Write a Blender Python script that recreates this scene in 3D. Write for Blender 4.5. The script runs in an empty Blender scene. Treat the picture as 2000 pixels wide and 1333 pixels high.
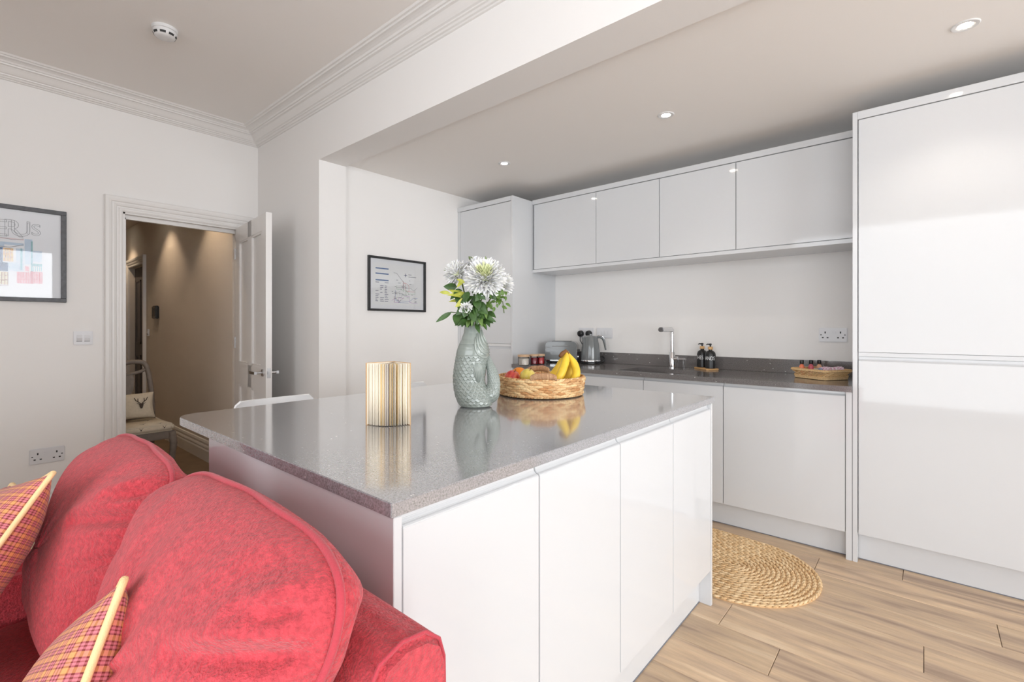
import bpy, bmesh, math, random
from mathutils import Vector, Matrix
random.seed(7)
PI = math.pi
S = bpy.context.scene
COL = S.collection

# ------------------------------------------------------------------ camera
F, CX, CY, YAW, H = 934.0, 1000.0, 639.6, -0.7116, 1.22
cd = bpy.data.cameras.new('camera'); cam = bpy.data.objects.new('camera', cd); COL.objects.link(cam)
cd.sensor_fit = 'HORIZONTAL'; cd.sensor_width = 36.0; cd.lens = 36.0 * F / 2000.0
cd.shift_x = 0.0; cd.shift_y = (CY - 666.5) / 2000.0; cd.clip_start = 0.02
cam.location = (0, 0, H); cam.rotation_euler = (PI / 2, 0, -YAW)
S.camera = cam
# ------------------------------------------------------------------ world, daylight, exposure
wd = bpy.data.worlds.new('world'); S.world = wd; wd.use_nodes = True
wd.node_tree.nodes['Background'].inputs[0].default_value = (0.86, 0.93, 1.0, 1)
wd.node_tree.nodes['Background'].inputs[1].default_value = 1.6
S.view_settings.view_transform = 'Standard'; S.view_settings.look = 'None'
S.view_settings.gamma = 1.0; S.view_settings.use_curve_mapping = False
S.view_settings.exposure = 0.2

def area(name, loc, rot, sx, sy, power, color=(1, 1, 1)):
    l = bpy.data.lights.new(name, 'AREA'); l.shape = 'RECTANGLE'; l.size = sx; l.size_y = sy
    l.energy = power; l.color = color
    o = bpy.data.objects.new(name, l); COL.objects.link(o); o.location = loc; o.rotation_euler = rot
    return o
# daylight entering through the windows of the living room (behind and to the right of the camera)
area('daylight_back_window', (0.80, -2.49, 1.42), (PI / 2, 0, 0), 5.0, 2.6, 100, (0.96, 0.98, 1.0))
area('daylight_side_window', (4.19, -0.35, 1.45), (PI / 2, 0, PI / 2), 3.2, 2.5, 150, (0.96, 0.98, 1.0))
area('daylight_kitchen_window', (4.19, 2.75, 1.55), (PI / 2, 0, PI / 2), 1.4, 1.5, 64, (0.96, 0.98, 1.0))

# ------------------------------------------------------------------ pixel helpers (photo pixels -> directions)
cc, ss = math.cos(YAW), math.sin(YAW)
RV = Vector((cc, -ss, 0)); WV = Vector((ss, cc, 0)); UPV = Vector((0, 0, 1)); CV = Vector((0, 0, H))
def ray(x, y): return RV * ((x - CX) / F) - UPV * ((y - CY) / F) + WV
def P(x, y, w): return CV + ray(x, y) * w
def atz(x, y, z): d = ray(x, y); return CV + d * ((z - H) / d.z)
def atx(x, y, X): d = ray(x, y); return CV + d * (X / d.x)
def aty(x, y, Y): d = ray(x, y); return CV + d * (Y / d.y)

# ------------------------------------------------------------------ materials
MATS = {}
def srgb(r, g, b):
    f = lambda c: (c / 255.0) / 12.92 if c <= 10 else (((c / 255.0) + 0.055) / 1.055) ** 2.4
    return (f(r), f(g), f(b), 1)
def M(name, col, rough=0.5, metal=0.0, spec=0.5, coat=0.0, sheen=0.0, bump=None, var=None, emit=None, sub=0.0):
    """bump=(scale,strength), var=(scale,amount)"""
    m = bpy.data.materials.new(name); m.use_nodes = True
    nt = m.node_tree; b = nt.nodes['Principled BSDF']
    b.inputs['Base Color'].default_value = col; b.inputs['Roughness'].default_value = rough
    b.inputs['Metallic'].default_value = metal; b.inputs['Specular IOR Level'].default_value = spec
    b.inputs['Coat Weight'].default_value = coat; b.inputs['Coat Roughness'].default_value = 0.03
    b.inputs['Sheen Weight'].default_value = sheen
    b.inputs['Subsurface Weight'].default_value = sub
    if sub: b.inputs['Subsurface Radius'].default_value = (0.01, 0.01, 0.008)
    tc = nt.nodes.new('ShaderNodeTexCoord')
    if var:
        n = nt.nodes.new('ShaderNodeTexNoise'); n.inputs['Scale'].default_value = var[0]; n.inputs['Detail'].default_value = 4
        nt.links.new(tc.outputs['Object'], n.inputs['Vector'])
        hsv = nt.nodes.new('ShaderNodeMixRGB'); hsv.blend_type = 'MULTIPLY'; hsv.inputs[0].default_value = 1
        mr = nt.nodes.new('ShaderNodeMapRange'); mr.inputs[1].default_value = 0.3; mr.inputs[2].default_value = 0.7
        mr.inputs[3].default_value = 1 - var[1]; mr.inputs[4].default_value = 1 + var[1]
        nt.links.new(n.outputs['Fac'], mr.inputs[0]); hsv.inputs[1].default_value = col
        nt.links.new(mr.outputs[0], hsv.inputs[2]); nt.links.new(hsv.outputs[0], b.inputs['Base Color'])
    if bump:
        n2 = nt.nodes.new('ShaderNodeTexNoise'); n2.inputs['Scale'].default_value = bump[0]; n2.inputs['Detail'].default_value = 3
        nt.links.new(tc.outputs['Object'], n2.inputs['Vector'])
        bp = nt.nodes.new('ShaderNodeBump'); bp.inputs['Strength'].default_value = bump[1]; bp.inputs['Distance'].default_value = 0.01
        nt.links.new(n2.outputs['Fac'], bp.inputs['Height']); nt.links.new(bp.outputs[0], b.inputs['Normal'])
    if emit:
        b.inputs['Emission Color'].default_value = emit[0]; b.inputs['Emission Strength'].default_value = emit[1]
    MATS[name] = m
    return m
M('wall_paint', (0.875, 0.856, 0.838, 1), 0.75, bump=(180, 0.03))
M('ceiling_paint', (0.91, 0.88, 0.85, 1), 0.8, bump=(160, 0.03))
M('trim_paint', (0.82, 0.80, 0.78, 1), 0.35)
M('gloss_white', (0.665, 0.675, 0.69, 1), 0.05, coat=0.0, spec=0.5)
M('carcass_white', (0.82, 0.82, 0.815, 1), 0.3)
M('matt_white', (0.80, 0.80, 0.80, 1), 0.4)
M('shell_white', (0.93, 0.93, 0.93, 1), 0.25)
M('red_fabric', srgb(200, 66, 76), 0.9, sheen=0.2, bump=(240, 0.6), var=(110, 0.22))
M('red_piping', srgb(190, 60, 74), 0.85, sheen=0.25, bump=(400, 0.3))
M('cream_cord', srgb(246, 214, 160), 0.8, bump=(500, 0.3))
M('chrome', (0.72, 0.72, 0.73, 1), 0.08, metal=1)
M('brushed_steel', (0.55, 0.55, 0.56, 1), 0.28, metal=1)
M('dark_steel', (0.22, 0.22, 0.23, 1), 0.3, metal=1)
M('black_plastic', (0.012, 0.012, 0.013, 1), 0.35)
M('black_matt', (0.010, 0.010, 0.011, 1), 0.42)
M('frame_black', (0.018, 0.018, 0.019, 1), 0.4)
M('frame_grey', (0.085, 0.087, 0.095, 1), 0.45, var=(40, 0.25))
M('paper', (0.88, 0.885, 0.91, 1), 0.6)
M('kettle_grey', srgb(112, 116, 117), 0.14, coat=0.6)
M('socket_white', (0.74, 0.74, 0.76, 1), 0.3)
M('hole_shade_dark', (0.03, 0.03, 0.03, 1), 0.6)  # dark of holes, also the painted shade under switch rockers
M('hall_chair_paint', srgb(122, 112, 104), 0.55, var=(30, 0.12))
M('hall_door_paint', srgb(96, 92, 92), 0.5)
M('hall_cream', (0.74, 0.67, 0.59, 1), 0.8)
M('hall_floor', srgb(120, 98, 74), 0.5, var=(9, 0.2))
M('stag_fabric', srgb(214, 203, 184), 0.9, bump=(300, 0.3), var=(60, 0.05))
M('stag_dark', srgb(70, 60, 54), 0.9)
M('cream_page', srgb(253, 242, 222), 0.7, var=(8, 0.03))
M('page_yellow', srgb(246, 216, 164), 0.7)
M('page_grey', srgb(160, 150, 150), 0.7)
M('book_cover', srgb(205, 170, 130), 0.6)
M('straw_light', srgb(226, 186, 138), 0.8)
M('bottle_black', (0.014, 0.014, 0.015, 1), 0.33)
M('light_wood', srgb(214, 170, 116), 0.5, var=(25, 0.15))
M('print_white', (0.90, 0.90, 0.90, 1), 0.5)
M('jar_red', srgb(190, 28, 34), 0.25)
M('jar_dark_red', srgb(140, 22, 40), 0.3)
M('jar_pale', srgb(226, 215, 205), 0.5)
M('lid_wood', srgb(206, 172, 138), 0.55, var=(20, 0.12))
M('banana_skin', srgb(238, 200, 62), 0.45, var=(26, 0.10))
M('banana_tip', srgb(120, 78, 40), 0.7)
M('banana_green', srgb(178, 184, 60), 0.45)
M('orange_skin', srgb(242, 142, 30), 0.42, bump=(300, 0.35))
M('apple_stem', srgb(90, 66, 36), 0.8)
M('petal_white', (0.94, 0.94, 0.92, 1), 0.6, sub=0.5)
M('petal_green', srgb(236, 240, 196), 0.6)
M('leaf_dark', srgb(58, 88, 40), 0.45, var=(40, 0.3))
M('leaf_mid', srgb(92, 122, 52), 0.45, var=(40, 0.25))
M('leaf_yellow', srgb(176, 178, 74), 0.5, var=(40, 0.2))
M('leaf_grey', srgb(122, 138, 92), 0.5, var=(40, 0.2))
M('stem_green', srgb(86, 104, 54), 0.5)
M('sachet', srgb(226, 222, 206), 0.4, var=(60, 0.12))
M('mini_orange', srgb(236, 130, 92), 0.3)
M('mini_pink', srgb(206, 96, 110), 0.3)
M('mini_peach', srgb(222, 170, 136), 0.3)
M('lamp_glow', (1, 0.95, 0.88, 1), 0.5, emit=((1, 0.95, 0.87, 1), 22))
M('smoke_white', (0.78, 0.78, 0.78, 1), 0.4)
M('thermo', (0.014, 0.014, 0.014, 1), 0.25)
M('plinth_seal', srgb(120, 122, 130), 0.5)
M('rubber', (0.02, 0.02, 0.02, 1), 0.7)
M('steel_sink', (0.30, 0.29, 0.28, 1), 0.35, metal=0.9)
M('wire_red', srgb(206, 96, 96), 0.6); M('wire_blue', srgb(120, 140, 196), 0.6); M('wire_purple', srgb(190, 130, 200), 0.6)
M('wire_grey', srgb(140, 140, 146), 0.6); M('wire_green', srgb(160, 196, 160), 0.6)
M('ink_blue', srgb(62, 104, 158), 0.6); M('ink_dark', srgb(104, 104, 132), 0.6); M('ink_brown', srgb(150, 120, 104), 0.6)
M('art_navy', srgb(58, 92, 136), 0.6, var=(60, 0.2)); M('art_orange', srgb(236, 196, 146), 0.6, var=(60, 0.1))
M('art_sky', srgb(200, 216, 232), 0.6, var=(40, 0.06)); M('art_teal', srgb(150, 192, 198), 0.6, var=(60, 0.1))
M('art_pink', srgb(238, 176, 184), 0.6, var=(70, 0.12)); M('art_blush', srgb(234, 214, 216), 0.6); M('art_tan', srgb(222, 204, 176), 0.6, var=(60, 0.1))
M('art_line', srgb(168, 168, 172), 0.6); M('art_faint', srgb(200, 200, 204), 0.6); M('art_rose', srgb(206, 128, 140), 0.6)

def glass_mat(name, tint=(1, 1, 1, 1)):
    m = bpy.data.materials.new(name); m.use_nodes = True; nt = m.node_tree; nt.nodes.clear()
    o = nt.nodes.new('ShaderNodeOutputMaterial'); mix = nt.nodes.new('ShaderNodeMixShader')
    t = nt.nodes.new('ShaderNodeBsdfTransparent'); g = nt.nodes.new('ShaderNodeBsdfGlossy'); fr = nt.nodes.new('ShaderNodeFresnel')
    fr.inputs[0].default_value = 1.5; g.inputs['Roughness'].default_value = 0.02; t.inputs[0].default_value = tint
    nt.links.new(fr.outputs[0], mix.inputs[0]); nt.links.new(t.outputs[0], mix.inputs[1]); nt.links.new(g.outputs[0], mix.inputs[2])
    nt.links.new(mix.outputs[0], o.inputs[0]); MATS[name] = m
glass_mat('clear_glass'); glass_mat('jar_glass', (0.93, 0.95, 0.95, 1))

def wood_floor():
    m = bpy.data.materials.new('oak_plank'); m.use_nodes = True; nt = m.node_tree; b = nt.nodes['Principled BSDF']; N = nt.nodes.new; L = nt.links.new
    tc = N('ShaderNodeTexCoord'); oi = N('ShaderNodeObjectInfo')
    off = N('ShaderNodeVectorMath'); off.operation = 'MULTIPLY_ADD'
    cmb = N('ShaderNodeCombineXYZ')
    for k, mul in enumerate((53.0, 31.0, 17.0)):
        mm = N('ShaderNodeMath'); mm.operation = 'MULTIPLY'; mm.inputs[1].default_value = mul
        L(oi.outputs['Random'], mm.inputs[0]); L(mm.outputs[0], cmb.inputs[k])
    mp = N('ShaderNodeMapping'); mp.inputs['Scale'].default_value = (1.0, 9.0, 1.0)
    add = N('ShaderNodeVectorMath'); add.operation = 'ADD'
    L(tc.outputs['Object'], mp.inputs[0]); L(mp.outputs[0], add.inputs[0]); L(cmb.outputs[0], add.inputs[1])
    n1 = N('ShaderNodeTexNoise'); n1.inputs['Scale'].default_value = 1.7; n1.inputs['Detail'].default_value = 6; n1.inputs['Distortion'].default_value = 0.6
    n2 = N('ShaderNodeTexNoise'); n2.inputs['Scale'].default_value = 9; n2.inputs['Detail'].default_value = 8; n2.inputs['Roughness'].default_value = 0.7
    L(add.outputs[0], n1.inputs['Vector']); L(add.outputs[0], n2.inputs['Vector'])
    cr = N('ShaderNodeValToRGB'); e = cr.color_ramp.elements
    e[0].position = 0.28; e[0].color = srgb(150, 126, 108); e[1].position = 0.72; e[1].color = srgb(222, 198, 168)
    x = e.new(0.45); x.color = srgb(192, 166, 140); x = e.new(0.58); x.color = srgb(208, 180, 148)
    L(n1.outputs['Fac'], cr.inputs[0])
    mr = N('ShaderNodeMapRange'); mr.inputs[1].default_value = .3; mr.inputs[2].default_value = .7; mr.inputs[3].default_value = .86; mr.inputs[4].default_value = 1.1
    L(n2.outputs['Fac'], mr.inputs[0])
    mu = N('ShaderNodeMixRGB'); mu.blend_type = 'MULTIPLY'; mu.inputs[0].default_value = 1; L(cr.outputs[0], mu.inputs[1]); L(mr.outputs[0], mu.inputs[2])
    mr2 = N('ShaderNodeMapRange'); mr2.inputs[3].default_value = .84; mr2.inputs[4].default_value = 1.08; L(oi.outputs['Random'], mr2.inputs[0])
    mu2 = N('ShaderNodeMixRGB'); mu2.blend_type = 'MULTIPLY'; mu2.inputs[0].default_value = 1; L(mu.outputs[0], mu2.inputs[1]); L(mr2.outputs[0], mu2.inputs[2])
    L(mu2.outputs[0], b.inputs['Base Color']); b.inputs['Roughness'].default_value = 0.42
    bp = N('ShaderNodeBump'); bp.inputs['Strength'].default_value = 0.08; bp.inputs['Distance'].default_value = 0.005
    L(n2.outputs['Fac'], bp.inputs['Height']); L(bp.outputs[0], b.inputs['Normal']); MATS['oak_plank'] = m
wood_floor()

def quartz(name, base, rough, coat):
    m = bpy.data.materials.new(name); m.use_nodes = True; nt = m.node_tree; b = nt.nodes['Principled BSDF']; N = nt.nodes.new; L = nt.links.new
    tc = N('ShaderNodeTexCoord')
    n = N('ShaderNodeTexNoise'); n.inputs['Scale'].default_value = 260; n.inputs['Detail'].default_value = 2; L(tc.outputs['Object'], n.inputs['Vector'])
    mr = N('ShaderNodeMapRange'); mr.inputs[1].default_value = .3; mr.inputs[2].default_value = .7; mr.inputs[3].default_value = .68; mr.inputs[4].default_value = 1.32; L(n.outputs['Fac'], mr.inputs[0])
    mu = N('ShaderNodeMixRGB'); mu.blend_type = 'MULTIPLY'; mu.inputs[0].default_value = 1; mu.inputs[1].default_value = base; L(mr.outputs[0], mu.inputs[2])
    v = N('ShaderNodeTexVoronoi'); v.inputs['Scale'].default_value = 55; L(tc.outputs['Object'], v.inputs['Vector'])
    lt = N('ShaderNodeMath'); lt.operation = 'LESS_THAN'; lt.inputs[1].default_value = 0.13; L(v.outputs['Distance'], lt.inputs[0])
    sp = N('ShaderNodeSeparateColor'); L(v.outputs['Color'], sp.inputs[0])
    gt = N('ShaderNodeMath'); gt.operation = 'GREATER_THAN'; gt.inputs[1].default_value = 0.80; L(sp.outputs[0], gt.inputs[0])
    an = N('ShaderNodeMath'); an.operation = 'MULTIPLY'; L(lt.outputs[0], an.inputs[0]); L(gt.outputs[0], an.inputs[1])
    mx = N('ShaderNodeMixRGB'); L(an.outputs[0], mx.inputs[0]); L(mu.outputs[0], mx.inputs[1]); mx.inputs[2].default_value = (0.75, 0.75, 0.75, 1)
    v2 = N('ShaderNodeTexVoronoi'); v2.inputs['Scale'].default_value = 150; L(tc.outputs['Object'], v2.inputs['Vector'])
    lt2 = N('ShaderNodeMath'); lt2.operation = 'LESS_THAN'; lt2.inputs[1].default_value = 0.22; L(v2.outputs['Distance'], lt2.inputs[0])
    mx2 = N('ShaderNodeMixRGB'); L(mx.outputs[0], mx2.inputs[1]); mx2.inputs[2].default_value = (base[0] * .45, base[1] * .45, base[2] * .45, 1)
    h = N('ShaderNodeMath'); h.operation = 'MULTIPLY'; h.inputs[1].default_value = 0.7; L(lt2.outputs[0], h.inputs[0]); L(h.outputs[0], mx2.inputs[0])
    L(mx2.outputs[0], b.inputs['Base Color']); b.inputs['Roughness'].default_value = rough; b.inputs['Specular IOR Level'].default_value = 1.0; b.inputs['Coat Weight'].default_value = coat; b.inputs['Coat Roughness'].default_value = 0.08; b.inputs['Coat IOR'].default_value = 2.3
    MATS[name] = m
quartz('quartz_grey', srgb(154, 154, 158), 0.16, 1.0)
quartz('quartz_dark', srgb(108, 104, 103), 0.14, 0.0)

def plaid(name, cols):
    m = bpy.data.materials.new(name); m.use_nodes = True; nt = m.node_tree; b = nt.nodes['Principled BSDF']; N = nt.nodes.new; L = nt.links.new
    uv = N('ShaderNodeUVMap'); sp = N('ShaderNodeSeparateXYZ'); L(uv.outputs[0], sp.inputs[0]); outs = []
    for k in (0, 1):
        mm = N('ShaderNodeMath'); mm.operation = 'MULTIPLY'; mm.inputs[1].default_value = 23.0; L(sp.outputs[k], mm.inputs[0])
        fr = N('ShaderNodeMath'); fr.operation = 'FRACT'; L(mm.outputs[0], fr.inputs[0])
        cr = N('ShaderNodeValToRGB'); cr.color_ramp.interpolation = 'CONSTANT'; e = cr.color_ramp.elements
        seq = [(0, cols[0]), (.24, cols[2]), (.36, cols[1]), (.52, cols[2]), (.62, cols[1]), (.76, cols[2]), (.88, cols[0])]
        e[0].position = 0; e[0].color = seq[0][1]; e[1].position = seq[1][0]; e[1].color = seq[1][1]
        for p_, c_ in seq[2:]: x = e.new(p_); x.color = c_
        L(fr.outputs[0], cr.inputs[0]); outs.append(cr)
    mx = N('ShaderNodeMixRGB'); mx.inputs[0].default_value = 0.5; L(outs[0].outputs[0], mx.inputs[1]); L(outs[1].outputs[0], mx.inputs[2])
    L(mx.outputs[0], b.inputs['Base Color']); b.inputs['Roughness'].default_value = 0.9; b.inputs['Sheen Weight'].default_value = 0.15
    n = N('ShaderNodeTexNoise'); n.inputs['Scale'].default_value = 400; tc = N('ShaderNodeTexCoord'); L(tc.outputs['Object'], n.inputs['Vector'])
    bp = N('ShaderNodeBump'); bp.inputs['Strength'].default_value = .3; bp.inputs['Distance'].default_value = .004; L(n.outputs['Fac'], bp.inputs['Height']); L(bp.outputs[0], b.inputs['Normal'])
    MATS[name] = m
plaid('plaid_rust', (srgb(228, 158, 98), srgb(212, 122, 132), srgb(124, 46, 44)))

def island_mat(name, c0, c1, rough=0.8):
    """colour varies from strand to strand"""
    m = bpy.data.materials.new(name); m.use_nodes = True; nt = m.node_tree; b = nt.nodes['Principled BSDF']; N = nt.nodes.new; L = nt.links.new
    g = N('ShaderNodeNewGeometry'); cr = N('ShaderNodeValToRGB'); cr.color_ramp.elements[0].color = c0; cr.color_ramp.elements[1].color = c1
    L(g.outputs['Random Per Island'], cr.inputs[0])
    tc = N('ShaderNodeTexCoord'); n = N('ShaderNodeTexNoise'); n.inputs['Scale'].default_value = 160; L(tc.outputs['Object'], n.inputs['Vector'])
    mr = N('ShaderNodeMapRange'); mr.inputs[1].default_value = .3; mr.inputs[2].default_value = .7; mr.inputs[3].default_value = .8; mr.inputs[4].default_value = 1.12; L(n.outputs['Fac'], mr.inputs[0])
    mu = N('ShaderNodeMixRGB'); mu.blend_type = 'MULTIPLY'; mu.inputs[0].default_value = 1; L(cr.outputs[0], mu.inputs[1]); L(mr.outputs[0], mu.inputs[2])
    L(mu.outputs[0], b.inputs['Base Color']); b.inputs['Roughness'].default_value = rough
    bp = N('ShaderNodeBump'); bp.inputs['Strength'].default_value = .3; bp.inputs['Distance'].default_value = .003; L(n.outputs['Fac'], bp.inputs['Height']); L(bp.outputs[0], b.inputs['Normal'])
    MATS[name] = m
island_mat('hyacinth', srgb(196, 140, 88), srgb(244, 212, 160))
island_mat('jute', srgb(212, 174, 126), srgb(240, 212, 170), 0.9)
island_mat('willow', srgb(204, 160, 106), srgb(238, 204, 154))
island_mat('twine', srgb(176, 132, 96), srgb(206, 168, 130))

def apple_mat(name, c0, c1):
    m = bpy.data.materials.new(name); m.use_nodes = True; nt = m.node_tree; b = nt.nodes['Principled BSDF']; N = nt.nodes.new; L = nt.links.new
    tc = N('ShaderNodeTexCoord'); mp = N('ShaderNodeMapping'); mp.inputs['Scale'].default_value = (60, 60, 12); L(tc.outputs['Object'], mp.inputs[0])
    n = N('ShaderNodeTexNoise'); n.inputs['Scale'].default_value = 1.0; n.inputs['Detail'].default_value = 4; L(mp.outputs[0], n.inputs['Vector'])
    cr = N('ShaderNodeValToRGB'); cr.color_ramp.elements[0].position = .35; cr.color_ramp.elements[1].position = .68
    cr.color_ramp.elements[0].color = c0; cr.color_ramp.elements[1].color = c1; L(n.outputs['Fac'], cr.inputs[0]); L(cr.outputs[0], b.inputs['Base Color'])
    b.inputs['Roughness'].default_value = .3; MATS[name] = m
apple_mat('apple_red', srgb(196, 52, 56), srgb(226, 120, 88)); apple_mat('apple_yellow', srgb(216, 196, 84), srgb(238, 214, 120))

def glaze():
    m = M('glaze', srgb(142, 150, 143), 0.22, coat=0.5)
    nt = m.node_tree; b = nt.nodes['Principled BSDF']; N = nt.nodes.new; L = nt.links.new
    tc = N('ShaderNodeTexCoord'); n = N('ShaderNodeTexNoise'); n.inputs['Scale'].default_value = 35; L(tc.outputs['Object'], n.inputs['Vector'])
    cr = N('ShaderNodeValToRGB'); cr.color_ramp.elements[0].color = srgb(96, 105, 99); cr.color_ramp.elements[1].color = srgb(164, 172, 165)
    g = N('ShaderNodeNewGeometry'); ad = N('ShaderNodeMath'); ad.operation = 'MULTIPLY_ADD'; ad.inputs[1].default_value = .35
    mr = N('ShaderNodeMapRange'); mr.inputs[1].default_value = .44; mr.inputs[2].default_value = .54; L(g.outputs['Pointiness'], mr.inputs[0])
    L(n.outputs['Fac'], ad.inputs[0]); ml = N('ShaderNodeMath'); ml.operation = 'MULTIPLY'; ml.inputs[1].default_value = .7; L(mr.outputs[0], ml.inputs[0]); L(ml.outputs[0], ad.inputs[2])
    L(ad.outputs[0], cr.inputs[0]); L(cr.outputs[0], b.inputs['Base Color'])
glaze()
def towel_mat():
    m = bpy.data.materials.new('check_towel'); m.use_nodes = True; nt = m.node_tree; b = nt.nodes['Principled BSDF']; N = nt.nodes.new; L = nt.links.new
    tc = N('ShaderNodeTexCoord'); ch = N('ShaderNodeTexChecker'); ch.inputs['Scale'].default_value = 90; L(tc.outputs['Object'], ch.inputs[0])
    ch.inputs[1].default_value = srgb(206, 150, 176); ch.inputs[2].default_value = srgb(236, 226, 230); L(ch.outputs[0], b.inputs['Base Color']); b.inputs['Roughness'].default_value = .9
    MATS['check_towel'] = m
towel_mat()
M('towel_blue', srgb(150, 160, 190), 0.9, var=(90, 0.2))

# ------------------------------------------------------------------ mesh helpers
class MB:
    def __init__(s): s.v = []; s.f = []; s.uv = None
    def add(s, v, f):
        n = len(s.v); s.v += [tuple(p) for p in v]; s.f += [tuple(i + n for i in q) for q in f]; return s
    def box(s, a, b):
        x0, y0, z0 = a; x1, y1, z1 = b
        return s.add([(x0, y0, z0), (x1, y0, z0), (x1, y1, z0), (x0, y1, z0), (x0, y0, z1), (x1, y0, z1), (x1, y1, z1), (x0, y1, z1)],
                     [(0, 3, 2, 1), (4, 5, 6, 7), (0, 1, 5, 4), (1, 2, 6, 5), (2, 3, 7, 6), (3, 0, 4, 7)])
    def lathe(s, prof, n=32, c=(0, 0, 0), sx=1.0, sy=1.0):
        V = []; Fc = []
        for r, z in prof:
            for i in range(n):
                a = 2 * PI * i / n; V.append((c[0] + r * math.cos(a) * sx, c[1] + r * math.sin(a) * sy, c[2] + z))
        for j in range(len(prof) - 1):
            for i in range(n):
                k = (i + 1) % n; Fc.append((j * n + i, j * n + k, (j + 1) * n + k, (j + 1) * n + i))
        if prof[0][0] > 1e-6: Fc.append(tuple(range(n - 1, -1, -1)))
        if prof[-1][0] > 1e-6: Fc.append(tuple((len(prof) - 1) * n + i for i in range(n)))
        return s.add(V, Fc)
    def tube(s, pts, rad, n=10, closed=False, flat=1.0, up=None):
        pts = [Vector(p) for p in pts]; m = len(pts)
        if not hasattr(rad, '__len__'): rad = [rad] * m
        V = []; Fc = []; prev = None
        for i, p in enumerate(pts):
            if closed: t = pts[(i + 1) % m] - pts[i - 1]
            else: t = pts[min(i + 1, m - 1)] - pts[max(i - 1, 0)]
            t = t.normalized() if t.length > 1e-9 else Vector((0, 0, 1))
            if up is not None: nn = Vector(up) - t * Vector(up).dot(t)
            elif prev is None:
                a = Vector((0, 0, 1)) if abs(t.z) < .9 else Vector((1, 0, 0)); nn = a - t * a.dot(t)
            else: nn = prev - t * prev.dot(t)
            nn.normalize(); prev = nn; bb = t.cross(nn)
            for k in range(n):
                a = 2 * PI * k / n; V.append(p + (nn * math.cos(a) * flat + bb * math.sin(a)) * rad[i])
        for i in range(m if closed else m - 1):
            j = (i + 1) % m
            for k in range(n):
                l = (k + 1) % n; Fc.append((i * n + k, i * n + l, j * n + l, j * n + k))
        if not closed: Fc += [tuple(range(n - 1, -1, -1)), tuple((m - 1) * n + k for k in range(n))]
        return s.add(V, Fc)
    def prism(s, poly, lo, hi, axis='x'):
        """2-D polygon (a,b) extruded; axis x: (a,b)=(y,z), axis y: (x,z), axis z: (x,y)"""
        f = {'x': lambda a, b, t: (t, a, b), 'y': lambda a, b, t: (a, t, b), 'z': lambda a, b, t: (a, b, t)}[axis]
        n = len(poly); V = [f(a, b, lo) for a, b in poly] + [f(a, b, hi) for a, b in poly]
        Fc = [tuple(range(n - 1, -1, -1)), tuple(range(n, 2 * n))] + [(i, (i + 1) % n, n + (i + 1) % n, n + i) for i in range(n)]
        return s.add(V, Fc)
    def grid(s, fn, nu, nv, wrap_u=False):
        V = [fn(i / (nu if wrap_u else nu - 1), j / (nv - 1)) for j in range(nv) for i in range(nu)]; Fc = []
        for j in range(nv - 1):
            for i in range(nu if wrap_u else nu - 1):
                k = (i + 1) % nu; Fc.append((j * nu + i, j * nu + k, (j + 1) * nu + k, (j + 1) * nu + i))
        return s.add(V, Fc)
    def sphere(s, c, r, n=16, m=10, sc=(1, 1, 1)):
        prof = [(r * math.sin(PI * j / m), -r * math.cos(PI * j / m)) for j in range(m + 1)]
        prof[0] = (1e-7, -r); prof[-1] = (1e-7, r)
        V = []; b = MB().lathe(prof, n)
        return s.add([(c[0] + x * sc[0], c[1] + y * sc[1], c[2] + z * sc[2]) for x, y, z in b.v], b.f)

def link(me, name, mat, parent=None, world=True):
    o = bpy.data.objects.new(name, me); COL.objects.link(o)
    if mat and not me.materials: me.materials.append(MATS[mat])
    if parent is not None:
        o.parent = parent
        if world:
            l = Vector((0, 0, 0)); q = parent
            while q is not None: l += q.location; q = q.parent
            o.location = -l
    return o
def build(mb, name, mat, parent=None, smooth=False, bevel=0.0, seg=2, world=True, fix=True, uvs=None, weld=False):
    me = bpy.data.meshes.new(name); me.from_pydata(mb.v, [], mb.f)
    bm = bmesh.new(); bm.from_mesh(me)
    if uvs is not None:
        lay = bm.loops.layers.uv.new('UVMap'); bm.verts.ensure_lookup_table()
        for f in bm.faces:
            for l in f.loops: l[lay].uv = uvs[l.vert.index]
    if weld: bmesh.ops.remove_doubles(bm, verts=bm.verts, dist=1e-6)
    if fix: bmesh.ops.recalc_face_normals(bm, faces=bm.faces)
    if bevel > 0:
        bmesh.ops.bevel(bm, geom=list(bm.edges), offset=bevel, segments=seg, affect='EDGES', clamp_overlap=True)
    if smooth:
        for f in bm.faces: f.smooth = True
    bm.to_mesh(me); bm.free()
    if smooth and not (smooth == 'all'):
        try: me.set_sharp_from_angle(angle=math.radians(40))
        except Exception: pass
    return link(me, name, mat, parent, world)
def B(name, a, b, mat, parent=None, bevel=0.0, seg=2, world=True):
    return build(MB().box(a, b), name, mat, parent, False, bevel, seg, world)
def tag(o, label, cat, group=None):
    o['label'] = label; o['category'] = cat
    if group: o['group'] = group
    return o
def thing(name, label, cat, loc, rotz=0.0, group=None):
    o = bpy.data.objects.new(name, None); COL.objects.link(o); o.location = loc; o.rotation_euler = (0, 0, rotz)
    o.empty_display_size = 0.1
    return tag(o, label, cat, group)
def struct(o): o['kind'] = 'structure'; return o
def stuff(o): o['kind'] = 'stuff'; return o
def text_mesh(s, size, extrude=0.0):
    cu = bpy.data.curves.new('lettering', 'FONT'); cu.body = s; cu.size = size; cu.align_x = 'CENTER'; cu.align_y = 'CENTER'; cu.extrude = extrude
    o = bpy.data.objects.new('lettering', cu); COL.objects.link(o)
    bpy.context.view_layer.update()
    me = bpy.data.meshes.new_from_object(o.evaluated_get(bpy.context.evaluated_depsgraph_get()))
    bpy.data.objects.remove(o); me.materials.clear(); return me

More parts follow.
